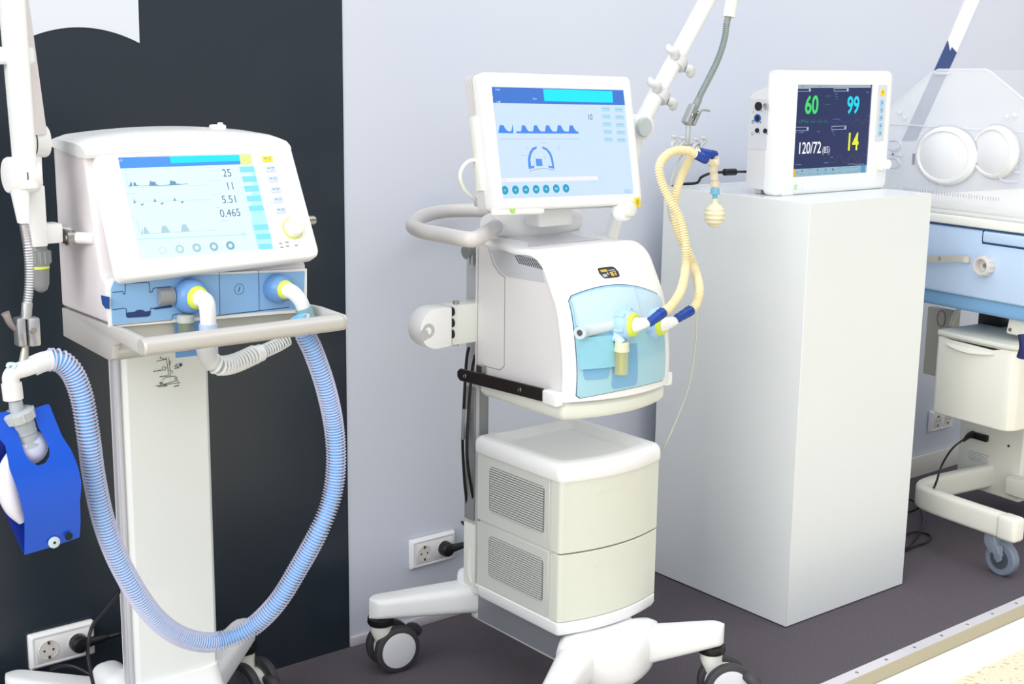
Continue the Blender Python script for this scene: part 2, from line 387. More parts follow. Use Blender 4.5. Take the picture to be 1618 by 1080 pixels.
for a,b,h0 in (((1.99,1.995),(2.157,1.921),.075),((1.83,2.01),(1.665,1.900),.075),((1.90,2.43),(1.648,2.503),.072),((1.98,2.43),(2.205,2.503),.072)):
    leg(a,b,v2,.196,.192,.085,.058,h0,.05)
caster((2.157,1.921,.142),R2(28),v2,(.012,-.034))
caster((1.665,1.900,.142),R2(20),v2,(.034,.008))
caster((1.648,2.503,.142),R2(8),v2,(.036,.004))
caster((2.205,2.503,.142),R2(30),v2,(.034,.01))
g=G(); g.box((1.842,2.385,.175),(2.03,2.475,.228),.018,3); build('column_foot',g,WHITE,v2)
# --- column
g=G(); g.box((1.838,2.382,.215),(1.872,2.43,.70),.004); g.box((1.838,2.382,.70),(1.872,2.43,1.02),.003)
col=build('column',g,mat('column_grey',(196,196,200),.4,metal=.1),v2)
g=G(); g.box((1.832,2.388,.37),(1.840,2.424,.69),.003); g.box((1.843,2.379,.23),(1.867,2.383,.95)); build('column_trim',g,MIDG,col)
g=G(); g.box((1.834,2.384,.205),(1.842,2.428,.36),.003); g.tube([(1.838,2.405,.30),(1.838,2.405,.23),(1.845,2.385,.21),(1.86,2.365,.205)],.008,n=10); build('cable_channel',g,WARM,col)
# --- cabinet
g=G(); g.prism(lift(plan(X0+.003,X1-.003,YF+.012,YB,.022,.008),.236),(0,0,.33)); cab=build('cabinet',g,GREYP,v2)
g=G(); pb=plan(X0-.001,X1+.001,YF,YB+.002,.026,.012); c0=V((XC,2.19,0))
def scl(pl_,dx,z):                                       # move an outline inwards by dx
    out=[]
    for x,y in pl_:
        v=V((x,y,0))-c0; out.append((c0.x+v.x*(1-dx/.148),c0.y+v.y*(1-dx/.15),z))
    return out
g.rings([scl(pb,.012,.205),scl(pb,.004,.209),scl(pb,0,.218),scl(pb,0,.236),scl(pb,.002,.2385)]); build('bottom_rim',g,WHITE,cab)
def drawer(z0,z1):
    g=G(); o=plan(X0,X1,YF,YB,.026,.010); fr=o[:7+13+7]; 
    inner=[(X1-.004,YF+.03),(X0+.004,YF+.03)]
    pts=[(X0,YF+.030)]+fr+[(X1,YF+.030)]
    g.prism(lift(pts,z0),(0,0,z1-z0),.0015,1)
    d=build('drawer',g,mat('drawer_greenish_white',(216,219,207),.38,noise=.01),v2)
    g=G()
    fy=lambda x: YF-.026*(1-((x-XC)/((X1-X0)/2))**2)
    for dz,t in ((0,1),):
        x0_,x1_=XC-.062,XC+.012; zc=z1-.030
        ring=[]
        pts=rrect((x0_+x1_)/2,zc,x1_-x0_,.013,.006,4)
        g.rings([[ (x,fy(x)+.0005,z) for x,z in pts],[ (x,fy(x)-.0012,z) for x,z in pts],[ ((x-(x0_+x1_)/2)*.95+(x0_+x1_)/2,fy(x)-.0013,(z-zc)*.8+zc) for x,z in pts]])
    build('drawer_pull',g,mat('drawer_greenish_white',(216,219,207)),d)
    return d
drawer(.240,.393); drawer(.3965,.558)
# side panels with louvres
for z0,z1 in ((.240,.392),(.397,.556)):
    for X,s_ in ((X0,1),(X1,-1)):
        g=G(); g.box((X+s_*.0005,YF+.036,z0),(X+s_*.004,YB-.006,z1),.001,1); p=build('side_panel',g,GREYP,cab)
        g=G(); ya,yb_=YF+.052,YB-.052; za,zb=z0+.030,z1-.022
        g.prism([(X-s_*.0002,y,z) for y,z in rrect((ya+yb_)/2,(za+zb)/2,yb_-ya,zb-za,.010)],(s_*.002,0,0)); g.mi=1
        n=19
        for i in range(n):
            z=za+(i+.5)*(zb-za)/n; g.box((X-s_*.0016,ya+.003,z-.0014),(X,yb_-.003,z+.0014))
        build('louvre_grille',g,[mat('grille_shadow_grey',(112,116,114),.5),mat('grille_slat',(206,208,204),.4)],p)
# tray top
g=G(); o=plan(X0-.004,X1+.004,YF-.003,YB+.004,.027,.022,.012); inn=plan(X0+.026,X1-.026,YF+.030,YB-.018,.022,.02,.02)
g.rings([scl(o,.002,.556),scl(o,0,.560),scl(o,0,.578),scl(o,.002,.586),scl(o,.006,.592),scl(o,.012,.5945),lift(inn,.5935),[(XC+(x-XC)*.95,2.2+(y-2.2)*.94,.573) for x,y in inn]],True,True)
build('top_tray',g,WHITE,v2)
# --- ventilator body
BX0,BX1=1.797,2.103
def wxs(pts,X): return [wx(x,y,X) for x,y in pts]
outl=[(753.8,381),(790,387),(820,391.5),(840,397),(859,415.6),(872,450),(884.5,491),(891,541.5),(894,592),(892,636)]
prof=[(p.y,p.z) for p in wxs(outl,BX0)]
prof=[(2.352,1.046),(2.30,1.044),(2.25,1.041),(2.205,1.036)]+prof[3:]
yT=[p for p in prof]
# smooth profile, sampled finely
ps_=spline([V((y,z,0)) for y,z in prof],5)
PR=[(p.x,p.y) for p in ps_]
ZB=PR[-1][1]
def yprof(z):
    best=None
    for (ya,za),(yb_,zb) in zip(PR,PR[1:]):
        if za>=z>=zb and za!=zb: best=ya+(yb_-ya)*(za-z)/(za-zb)
    return best if best is not None else PR[-1][0]
BC=(BX0+BX1)/2; BH=(BX1-BX0)/2
def wgt(z): return max(0,min(1,(1.045-z)/.06))
def bul(x,z): return .034*(1-((x-BC)/BH)**2)*wgt(z)+.0
def yf(x,z): return yprof(z)-bul(x,z)
def inset(pf,d):
    out=[]
    for i,(y,z) in enumerate(pf):
        a=pf[max(i-1,0)]; b=pf[min(i+1,len(pf)-1)]; t=V((b[0]-a[0],b[1]-a[1])).normalized(); n=V((-t.y,t.x)) 
        out.append((y-n.x*d,z-n.y*d))
    return out
# direction check: inset must move towards the inside (larger y / lower z)
test=inset(PR,.01)
if test[len(test)//2][0]<PR[len(PR)//2][0]: _s=-1
else: _s=1
g=G(); secs=[]
xs=[(BX0,.006),(BX0+.002,.0025),(BX0+.006,0)]+[(BX0+.006+(BX1-BX0-.012)*k/22,0) for k in range(1,22)]+[(BX1-.006,0),(BX1-.002,.0025),(BX1,.006)]
for x,d in xs:
    pf=inset(PR,_s*d); pi=inset(PR,_s*.0105)
    ring=[(x,y-bul(x,z),z) for y,z in pf]+[(x,y-bul(x,z)*.0-(.034*(1-((x-BC)/BH)**2)*wgt(z)),z) for y,z in pi[::-1]]
    secs.append(ring)
g.rings(secs)
shell=build('front_shell',g,WHITE,v2)
inner=inset(PR,_s*.009)
core=[(2.345,1.035)]+[p for p in inner if p[0]<2.33]+[(inner[-1][0],.728),(2.345,.745)]
g=G(); g.prism([(BX0+.004,y,z) for y,z in core],(BX1-BX0-.008,0,0)); body=build('housing',g,SIDE,v2)
# side door seams & recess with vent
SP=Plane((BX0+.0038,2.2,.9),(0,-1,0),(0,0,1))
g=G()
for pts in (((756,389),(754,575)),((754,575),(790,584),(797,578),(798,438),(789,431),(780,418),(774,398),(771,391))):
    pline(g,SP,pts,.0011,.0004)
build('door_seam',g,SEAM,body)
g=G()
pts=[SP.uv(*q) for q in ((775,394),(840,404),(850,412),(856,425),(861,446),(830,441),(800,436),(792,430),(784,418))]
g.face([g.v(SP.p(u,v,.0006)) for u,v in pts]); g.mi=1
for i in range(12):
    t=i/11; x=818+36*t; y=404+6*t+ (3*t)
    a=SP.uv(x-3,y-2.5 if i else y); b=SP.uv(x+3.5,y+12)
    pline(g,SP,[a,b],.0024,.0012,px=False)
build('air_intake',g,[mat('intake_recess_grey',(196,200,206),.4),BLACK],body)
# bottom bumper under the body
g=G(); pb2=plan(BX0+.002,BX1-.002,prof[-1][0]+.012,2.335,.034,.014)
c0=V((BC,2.18,0))
g.rings([scl(pb2,.016,.690),scl(pb2,.006,.694),scl(pb2,0,.704),scl(pb2,-.001,.722),scl(pb2,.004,.730)]); build('bottom_bumper',g,WARM,v2)
c0=V((XC,2.19,0))
# rail on the left side + grey end block
for X,s_ in ((BX0,-1),(BX1,1)):
    g=G(); a=wx(733,592,BX0-.012); b=wx(860,624,BX0-.012)
    zz0,zz1=a.z-.012,a.z+.012; Xr=X+s_*.018
    g.prism([(Xr,2.373,a.z-.014),(Xr,2.383,a.z-.006),(Xr,2.383,a.z+.006),(Xr,2.373,a.z+.014),(Xr,b.y,b.z+.015),(Xr,b.y,b.z-.013)],(-s_*.006,0,0),.001,1)
    rl=build('equipment_rail',g,BROWN,v2)
    g=G()
    for yy in (2.355,b.y+.075):
        g=G(); zc=a.z+(b.z-a.z)*(a.y-yy)/(a.y-b.y); g.lathe((Xr,yy,zc),(s_,0,0),[(0,.006),(.0015,.0055),(.0015,.003),(.0005,.003),(.0005,.001)],n=16)
        build('rail_screw',g,STEEL,rl)
    g=G(); g.box((Xr+s_*.001,b.y-.045,b.z-.017),(X+s_*.0005-s_*.004,b.y+.0,b.z+.013),.004,3); build('rail_end_block',g,WHITE,rl)
    
    for q_ in (((2.10,.738),(2.12,.752)),((2.30,.75),(2.32,.765))):
        g=G(); g.box((X+s_*.002,)+q_[0],(Xr-s_*.006,)+q_[1]); build('rail_bracket',g,STEEL,rl)
# small badge window on the front
FP=Plane((1.98,yf(1.98,.98)-.001,.98),(1,0,0),(0,yprof(1.0)-yprof(.95),.05))
def onf(x,y,d=.0):                                      # picture point on the curved front
    P=wy(x,y,2.06)
    for _ in range(12): P=wy(x,y,yf(P.x,P.z)-d)
    return P
g=G()
def patch(g,xa,xb,top,bot,d,nx=16,nz=12,thick=.003):
    grid=[]
    for i in range(nx+1):
        x=xa+(xb-xa)*i/nx; zt=top(x); zb=bot(x); grid.append([(x,zb+(zt-zb)*j/nz) for j in range(nz+1)])
    F=[[g.v((x,yf(x,z)-d,z)) for x,z in c_] for c_ in grid]; B=[[g.v((x,yf(x,z)-d+thick,z)) for x,z in c_] for c_ in grid]
    for i in range(nx):
        for j in range(nz): g.face([F[i][j],F[i+1][j],F[i+1][j+1],F[i][j+1]])
    for i in range(nx):
        g.face([F[i][0],B[i][0],B[i+1][0],F[i+1][0]]); g.face([F[i][nz],F[i+1][nz],B[i+1][nz],B[i][nz]])
    for j in range(nz):
        g.face([F[0][j],F[0][j+1],B[0][j+1],B[0][j]]); g.face([F[nx][j],B[nx][j],B[nx][j+1],F[nx][j+1]])
c_=onf(962,430); 
g=G(); hw,hh=.0265,.0098
cap=lambda x: math.sqrt(max(0,1-max(0,(abs(x-c_.x)-(hw-hh))/hh)**2))*hh
patch(g,c_.x-hw,c_.x+hw,lambda x:c_.z+cap(x),lambda x:c_.z-cap(x),.0012,18,3,.002)
b_=build('status_window',g,BLACK,shell)
g=G(); hw2=.017
for (dx0,dx1,dz0,dz1,mi) in ((-.020,-.002,.002,.006,0),(.001,.018,.003,.0045,1),(-.021,-.011,-.007,-.002,1),(-.008,-.004,-.004,.000,1),(.001,.009,-.007,.001,0),(.012,.017,-.006,-.001,0),(.011,.020,.0005,.0015,1)):
    g.mi=mi; patch(g,c_.x+dx0,c_.x+dx1,lambda x:c_.z+dz1,lambda x:c_.z+dz0,.0016,4,1,.0004)
build('status_print',g,[mat('window_ochre_print',(206,170,60),.4),mat('window_grey_print',(180,184,190),.4)],b_)
# aqua patient panel
TL,TM,TR=onf(897,470),onf(975,450),onf(1041,466)
BL,BM,BR=onf(912,629),onf(975,617),onf(1043,601)
def quadfit(a,b,c):
    def f(x): 
        return a.z*(x-b.x)*(x-c.x)/((a.x-b.x)*(a.x-c.x))+b.z*(x-a.x)*(x-c.x)/((b.x-a.x)*(b.x-c.x))+c.z*(x-a.x)*(x-b.x)/((c.x-a.x)*(c.x-b.x))
    return f
ft,fb=quadfit(TL,TM,TR),quadfit(BL,BM,BR)
xa,xb=TL.x,max(TR.x,BR.x); xb=min(xb,BX1-.008)
def rc(x,r=.007):
    m_=min(x-xa,xb-x); return 0 if m_>=r else r-math.sqrt(max(0,r*r-(r-m_)**2))
g=G(); patch(g,xa,xb,lambda x:ft(x)-rc(x),lambda x:fb(x)+rc(x),.0018,30,16,.002); pp=build('patient_panel',g,CYANP,v2)
g=G(); patch(g,xa-.0012,xb+.0006,lambda x:ft(x)+.0013-rc(x),lambda x:fb(x)-.0013+rc(x),.0009,30,16,.001); build('panel_seam',g,LINEB,pp)
def rcx(x,a,b,r=.008):
    m_=min(x-a,b-x); return 0 if m_>=r else r-math.sqrt(max(0,r*r-(r-m_)**2))
GA,GB=onf(921,585).x,onf(961,585).x
# upper translucent cover (left) and right half
mid=onf(1000,470).x
g=G(); g_c=onf(940,520)
patch(g,xa+.004,mid,lambda x:ft(x)-.003-rc(x+.0),lambda x:onf(940,512).z,.012,16,10,.0095); build('cover_left',g,CYANW,pp)
g=G(); patch(g,mid+.003,xb-.003,lambda x:ft(x)-.004,lambda x:onf(1020,500).z,.008,12,8,.006); build('cover_right',g,CYANW,pp)
# expiratory tube sticking out at the left
t0=onf(975,510); t1=onf(905,522)
g=G(); g.tube([t0+V((0,-.004,0)),t1+V((.03,-.014,0)),t1+V((-.004,-.026,0))],.0135,n=22,k=5,cap=False); g.tube([t0+V((0,-.004,0)),t1+V((.03,-.014,0)),t1+V((-.004,-.026,0))],.0105,n=22,k=5)
g=G(); g.tube([t0+V((0,-.004,0)),t1+V((.03,-.014,0)),t1+V((-.004,-.026,0))],.0135,n=22,k=5); e1=t1+V((-.004,-.026,0)); build('exhaust_tube',g,mat('pale_translucent_tube',(206,220,226),.25,coat=.4),pp)
dirx=(t1+V((-.004,-.026,0))-(t1+V((.03,-.014,0)))).normalized()
g=G(); g.cyl(e1,e1+dirx*.0008,.0065,n=20); build('exhaust_bore',g,DGREY,pp)
# lower left translucent module and two recesses
a,b=onf(917,560),onf(966,566); lo=onf(945,580)
g=G(); patch(g,onf(912,560).x,onf(966,560).x,lambda x:onf(940,530).z,lambda x:lo.z,.010,10,8,.008); build('expiratory_module',g,mat('aqua_module_plastic',(140,200,218),.18,coat=.5,noise=.06),pp)
g=G(); patch(g,onf(920,585).x,onf(960,585).x,lambda x:lo.z-.001,lambda x:onf(942,598).z+rcx(x),.0035,10,4,.001) if False else patch(g,GA,GB,lambda x:lo.z-.001,lambda x:onf(942,598).z+rcx(x,GA,GB),.0035,16,4,.001); build('module_grip',g,CYAND,pp)
g=G(); ra,rb_=onf(966,590).x,onf(1006,590).x
patch(g,ra,rb_,lambda x:onf(985,545).z,lambda x:onf(985,611).z+rcx(x,ra,rb_),.0030,18,8,.0008); build('jar_recess',g,CYAND,pp)
# water trap jar
j=onf(984,545); jx=j.x; jy=j.y-.018
jt=wy(984,540,jy).z; jb=wy(981,591,jy).z; jx=wy(982,560,jy).x
g=G(); g.lathe((jx,jy,jb),(0,0,1),[(0,.012),(.001,.0145),((jt-jb)*.70,.0155),((jt-jb)*.72,.0155)],n=28,cap=True); jar=build('water_trap',g,YELJ,v2)
g=G(); g.lathe((jx,jy,jb+(jt-jb)*.72),(0,0,1),[(0,.0165),(.006,.0165),(.0075,.0155),((jt-jb)*.24,.0155),((jt-jb)*.28,.013)],n=28); build('trap_cap',g,mat('trap_cap_cream',(214,216,186),.35),jar)
g=G(); g.cyl((jx,jy,jb+.004),(jx,jy,jb+(jt-jb)*.7),.004,n=12); build('trap_stem',g,mat('trap_stem_amber',(196,190,110),.4),jar)
g=G(); g.tube([(jx,jy,jt-.003),(jx-.004,jy+.01,jt+.008),(jx-.012,jy+.016,jt+.012)],.010,n=14); build('trap_neck',g,CYANW,jar)
# gas ports: blue housing, lime ring, white cone
PORTS=[]
for nm,(x,y),sc_ in (('inlet',(981,511),1.0),('outlet',(1040,511),1.0)):
    s0=onf(x,y,.0) if x<1035 else wy(1026,510,2.030)
    s0.y-= .002
    A=V((.30,-.95,.05)).normalized()
    g=G(); g.lathe(s0,A,[(-.012,.032),(0,.033),(.012,.034),(.020,.031),(.026,.026),(.030,.020)],n=30)
    for k in range(6):
        a=k*math.pi/3+.3; f=frame(A); g.cyl(s0+f[0]*(.031*math.cos(a))+f[1]*(.031*math.sin(a)),s0+A*.02+f[0]*(.029*math.cos(a))+f[1]*(.029*math.sin(a)),.006,n=10)
    p=build('gas_port',g,mat('port_pale_blue',(170,206,240),.35),v2)
    g=G(); g.lathe(s0+A*.018,A,[(0,.0265),(.004,.0275),(.012,.0245),(.016,.022)],n=30); build('port_ring',g,LIME,p)
    g=G(); e0=s0+A*.032; tip=wy(1029,507,e0.y-.020) if nm=='inlet' else wy(1072,504,e0.y-.020); 
    g.tube([s0+A*.020,e0,e0.lerp(tip,.4)+V((0,-.003,0)),tip],lambda q:.0205-.0125*q,n=22,k=6); build('port_cone',g,WHITE,p)
    PORTS.append(tip)
# --- top: dark-tinted lid recess, shoulder and handle
g=G(); g.prism([(BX0+.045,2.215,1.0378),(BX1-.045,2.215,1.0378),(BX1-.075,2.25,1.0416),(BX1-.06,2.33,1.0462),(BX0+.06,2.33,1.0462),(BX0+.075,2.25,1.0416)],(0,0,.0004)); build('top_recess',g,mat('lid_recess_grey',(216,216,220),.3),body)
g=G()
rs=[]
for k in range(13):
    t=k/12; x=1.845+.25*t; s_=math.sin(math.pi*min(1,max(0,(t*1.0))))**.25 if 0<t<1 else .6
    rs.append([(x,2.355+.056*s_*math.cos(a),1.066+.046*s_*math.sin(a)) for a in [math.pi*2*i/20 for i in range(20)]])
g.rings(rs); mnt=build('display_mount',g,WHITE,v2)
hz=1.070
def hp(x,y,z=hz): return wz(x,y,z)
hl=[(1.865,2.375),(1.835,2.34),(1.800,2.310),(1.765,2.305),(1.70,2.335),(1.655,2.375),(1.650,2.405),(1.70,2.475),(1.79,2.56),(1.92,2.62),(2.05,2.60),(2.13,2.50),(2.13,2.42),(2.09,2.38)]
g=G(); g.tube([hp(783,358),hp(768,368),hp(752,377),hp(735,377.5),hp(700,371),hp(668,365),hp(653,358),hp(657,349),hp(672,340),hp(700,334),hp(735,332),hp(765,332)]+[(2.06,2.60,hz),(2.14,2.52,hz),(2.13,2.42,hz),(2.07,2.385,hz-.01)],.0165,n=20,k=6); build('push_handle',g,HANDLE,v2)
# small knob and clip under the handle on the column
g=G(); kp=wy(743,397,2.39); g.tube([kp+V((.02,0,.0)),kp+V((-.004,0,0)),kp+V((-.014,0,-.001))],lambda q:.006+.010*q,n=12); g.cyl(kp+V((.006,0,-.03)),kp+V((.006,0,.015)),.007,n=12); build('height_lock_knob',g,mat('pewter_plastic',(160,164,166),.3,metal=.4),v2)
# --- humidifier / tube clamp on the column
cy=2.36
g=G(); bx0=wy(706,510,cy).x; bx1=1.838
zt=wy(720,480,cy).z; zb=wy(720,541,cy).z
g.box((bx0,cy-.02,zb),(bx1,cy+.028,zt),.002); cl=build('side_clamp',g,mat('clamp_off_white',(226,230,224),.4),v2)
g=G(); hx1=bx0-.006; hx0=wy(653,510,cy).x
pts=[]
for i in range(15):
    a=R2(90+180*i/14); pts.append((hx0+.045+.045*math.cos(a),cy-.028,(zt+zb)/2+(zt-zb)*.52*math.sin(a)))
pts=[(hx1,cy-.028,(zt+zb)/2+(zt-zb)*.5)]+pts+[(hx1,cy-.028,(zt+zb)/2-(zt-zb)*.5)]
g.prism(pts,(0,.05,0),.003,2,.6); h_=build('clamp_head',g,WHITE,cl)
g=G(); hc_=V((hx0+.020,cy-.028,(zt+zb)/2-.002)); g.lathe(hc_,(0,-1,0),[(-.001,.017),(.001,.016),(.001,.009),(-.0005,.008)],n=24); g.lathe(hc_+V((-.012,0,-.008)),(0,-1,0),[(0,.013),(.0012,.012)],n=20); build('clamp_socket',g,mat('clamp_socket_grey',(186,190,190),.4),cl)
for k in range(3): g=G(); g.cyl((hx1-.001,cy-.016,zt-.012-k*.025),(bx0+.003,cy-.016,zt-.012-k*.025),.0105,n=20); build('clamp_bushing',g,BLACK,cl)

for z_,r_ in ((zt,.007),(zb,-.006)): g=G(); g.cyl((bx0+.025,cy,z_),(bx0+.025,cy,z_+r_),.007,n=14); build('clamp_screw',g,STEEL,cl)
# --- display
yw=R2(-.3); tl=R2(12.2); ro=R2(1.2)
ex=V((math.cos(yw),math.sin(yw),0)); nn=V((-math.sin(yw),math.cos(yw),0)); up=V((0,0,1))*math.cos(tl)+nn*math.sin(tl)
ex,up=ex*math.cos(ro)-up*math.sin(ro),up*math.cos(ro)+ex*math.sin(ro)
D=Plane((1.931,2.20,1.2585),ex,up)
fw,fh=.436,.283
fc=(lambda a,b:((a[0]+b[0])/2,(a[1]+b[1])/2))(D.uv(763,119),D.uv(1015.5,320))
u0,v1=D.uv(760,118); u1,v0=D.uv(1015.5,321)
fw=u1-u0; fh=.286
fcx=(u0+u1)/2; fcy=(D.uv(888,118.5)[1]+D.uv(900,325.5)[1])/2; fh=D.uv(888,117)[1]-D.uv(900,326)[1]
dsp=thing_parent=None
g=G(D.M())
oo=rrect(fcx,fcy,fw,fh,.012,5)
def rr(dx,z): return [(fcx+(x-fcx)*(1-2*dx/fw),fcy+(y-fcy)*(1-2*dx/fh),z) for x,y in oo]
LCP=[D.uv(*q) for q in ((775.9,136.3),(985.8,142),(1002.9,306.4),(794.2,314))]
Lw=(LCP[1][0]-LCP[0][0]+LCP[2][0]-LCP[3][0])/2; Lh=(LCP[0][1]+LCP[1][1]-LCP[2][1]-LCP[3][1])/2
Lcx=sum(q[0] for q in LCP)/4; Lcy=sum(q[1] for q in LCP)/4
lc=rrect(Lcx,Lcy,Lw,Lh,.0008,5)
g.rings([rr(.018,-.046),rr(.006,-.044),rr(.001,-.038),rr(.0,-.030),rr(0,-.004),rr(.001,-.0005),rr(.004,.002),rr(.012,.0028),[(x,y,.0015) for x,y in lc],[(x,y,-.0022) for x,y in lc]])
frm=build('display_housing',g,WHITE,v2)
g=G(D.M()); g.rings([rr(-.0012,-.036),rr(-.0012,-.031)],False,False)
g.rings([rr(.006,-.060),rr(-.001,-.056),rr(-.0015,-.038)]); build('display_back_shell',g,mat('display_back_grey',(218,216,216),.4),frm)
# LCD
LC1=dict(bg=(206,228,252),hdr=(74,126,214),cyan=(38,226,244),wave=(78,140,232),txt=(70,96,150),pale=(178,218,240),circ=(52,166,206),wht=(244,250,255),pinkw=(236,232,248))
def screen(g,pl,w_,h_,d,cx=0,cy=0): g.face([g.v(pl.p(cx+u,cy+v,d)) for u,v in ((-w_/2,-h_/2),(w_/2,-h_/2),(w_/2,h_/2),(-w_/2,h_/2))])
g=G(); screen(g,D,Lw,Lh,-.0018,Lcx,Lcy); scr=build('screen',g,emis('lcd_blue_white',LC1['bg'],.93),frm)
tr=lambda x,y:D.uv(x,y)
Z=-.0013
def px5(x,y): return (760+x/4.908,120+y/4.908)
g=G(); pquad(g,D,[px5(82,84),px5(1106,110),px5(1120,226),px5(94,208)],Z); hd=build('header_bar',g,emis('lcd_header_blue',LC1['hdr'],.9),scr)
g=G(); pquad(g,D,[px5(484,100),px5(1020,116),px5(1026,206),px5(494,194)],Z+.0004); build('alarm_field',g,emis('lcd_cyan',LC1['cyan'],1),scr)
g=G(); 
def wave(x0,w_,yb,h_,sl): 
    return [(x0,yb+2),(x0+.10*w_,yb-h_),(x0+.16*w_,yb-h_*.86),(x0+.22*w_,yb-h_),(x0+.30*w_,yb-h_*.9),(x0+.40*w_,yb-h_*.92),(x0+.55*w_,yb-h_*.45),(x0+.72*w_,yb-h_*.12),(x0+.9*w_,yb+1)]
for x0 in (312,405,498,590,682): pquad(g,D,[px5(*q) for q in wave(x0,80,432,54,0)],Z+.0003)
pquad(g,D,[px5(*q) for q in wave(138,95,430,54,0)],Z+.0003)
pquad(g,D,[px5(x,y) for x,y in ((237,430),(246,378),(249,374),(254,430))],Z+.0003)
pquad(g,D,[px5(138,428),px5(254,428),px5(254,444),px5(138,442)],Z+.0002); pquad(g,D,[px5(276,428),px5(760,430),px5(760,446),px5(276,444)],Z+.0002)
build('pressure_waveform',g,emis('lcd_wave_blue',LC1['wave'],.95),scr)
g=G()
def arcpts(cx,cy_,rx,ry,a0,a1,n=14): return [(cx+rx*math.cos(R2(a0+(a1-a0)*i/n)),cy_-ry*math.sin(R2(a0+(a1-a0)*i/n))) for i in range(n+1)]
L_=[px5(*q) for q in [(434,544),(400,556),(378,590),(366,640),(368,690),(374,722),(416,712),(416,694),(392,698),(386,650),(392,610),(408,578),(434,562)]]
R_=[px5(*q) for q in [(478,544),(515,560),(545,595),(562,645),(572,720),(524,708),(526,694),(554,698),(546,650),(532,608),(508,576),(478,562)]]
pquad(g,D,L_,Z+.0003); pquad(g,D,R_,Z+.0003); pquad(g,D,[px5(*q) for q in [(426,640),(474,641),(480,697),(432,697)]],Z+.0003)
build('loop_diagram',g,emis('lcd_diagram_blue',(92,150,232),.95),scr)
g=G(); pline(g,D,[px5(378,738),px5(430,722),px5(480,716),px5(530,720),px5(574,732)],.0016,Z+.0003); build('diagram_baseline',g,emis('lcd_line_mauve',(180,180,205),.9),scr)
g=G(); pquad(g,D,[px5(150,792),px5(905,775),px5(912,806),px5(158,822)],Z+.0002); build('status_strip',g,emis('lcd_pink_white',LC1['pinkw'],1),scr)
for i,(x,y,t_) in enumerate(((188,885,'21'),(270,882,'5.0'),(350,880,'0.33'),(430,877,'80.0'),(508,875,'5.0'),(586,872,'0.00'),(662,870,'40'))):
    u,v=D.uv(*px5(x,y)); g=G(); pdisc(g,D,u,v,.0092,Z+.0003,28); k=build('setting_dial',g,emis('lcd_dial_teal',LC1['circ'],.9),scr)
g=G()
for i,(x,y,t_) in enumerate(((188,885,'21'),(270,882,'5.0'),(350,880,'0.33'),(430,877,'80.0'),(508,875,'5.0'),(586,872,'0.00'),(662,870,'40'))):
    u,v=D.uv(*px5(x,y)); text_g(g,D,t_,u,v-.0018,.0034,Z+.0006,.8,'CENTER',.02)
u,v=D.uv(*px5(112,106)); text_g(g,D,'14:15:02',u,v-.001,.0032,Z+.0004,.8)
u,v=D.uv(*px5(404,178)); text_g(g,D,'3.0 mv',u,v-.001,.0034,Z+.0004,.8)
u,v=D.uv(*px5(120,202)); text_g(g,D,'x  880',u,v-.001,.0034,Z+.0004,.9)
u,v=D.uv(*px5(84,166)); text_g(g,D,'A',u,v-.001,.006,Z+.0004,.8)
build('screen_print',g,emis('lcd_white',LC1['wht'],1),scr)
g=G(); u,v=D.uv(*px5(829,335)); text_g(g,D,'10',u,v-.001,.0125,Z+.0005,.85,'LEFT',.0); build('rate_readout',g,emis('lcd_dark_blue_text',LC1['txt'],.8),scr)
g=G()
for r_ in range(5):
    for c2 in range(2):
        x=936+c2*102+r_*5; y=238+r_*59+c2*5
        g=G(); pquad(g,D,[px5(x,y),px5(x+66,y+2),px5(x+68,y+36),px5(x+2,y+34)],Z+.0003); build('value_tile',g,emis('lcd_pale_tile',LC1['pale'],.93),scr)
g=G(); pquad(g,D,[px5(1110,875),px5(1165,876),px5(1172,912),px5(1116,914)],Z+.0003)
build('value_tile',g,emis('lcd_pale_tile',LC1['pale'],.93),scr)
g=G()
for r_ in range(5):
    for c2 in range(2):
        x=944+c2*102+r_*5; y=252+r_*59+c2*5; pline(g,D,[px5(x,y),px5(x+48,y+1)],.0007,Z+.0006); 
for (a,b) in (((104,225),(104,470)),((150,488),(760,488)),((452,518),(508,520)),((590,546),(614,548)),((590,562),(624,564)),((350,562),(378,562)),((316,614),(384,614)),((414,610),(416,700)),((486,624),(508,626)),((486,638),(506,640)),((160,806),(190,805)),((850,820),(890,822)),((918,792),(944,790))):
    pline(g,D,[px5(*a),px5(*b)],.0006,Z+.0005)
build('fine_print',g,emis('lcd_grey_text',(160,178,205),.85),scr)
# keys, knob, yellow key on the bezel
g=G(D.M()); u,v=D.uv(810,331.5)
lab_u0=D.uv(783,336)[0]; lab_u1=D.uv(862,330)[0]
g.box((lab_u0,v-.010,-.020),(lab_u1,v+.010,-.0015),.005,3); kb=build('key_strip',g,WHITE,frm)
g=G(); pdisc(g,D,u,v,.0068,.0002,24); build('power_key',g,GREENK,kb)
g=G(); pdisc(g,D,u,v,.0036,.0004,18,.0028); pdisc(g,D,*D.uv(797,333),.0010,.0002,8); pline(g,D,[(u,v+.001),(u,v+.0044)],.0009,.0005,px=False); build('key_print',g,WHITE,kb)
g=G(D.M()); u,v=D.uv(991,331); g.lathe((u-.003,v,-.020),(0,0,1),[(0,.024),(.014,.0245),(.019,.023)],n=32); kn0=build('knob_collar',g,WHITE,frm)
g=G(D.M()); g.lathe((u,v,0),(0,0,1),[(-.003,.0175),(.010,.0172),(.014,.0162),(.0155,.0135),(.016,.006)],n=36); build('rotary_knob',g,mat('knob_warm_grey',(226,225,222),.35),frm)
g=G(D.M()); u,v=D.uv(1005.5,319.5); g.prism([(x,y,-.002) for x,y in rrect(u,v,.017,.021,.002)],(0,0,.0062)); yk=build('alarm_key',g,YEL,frm)
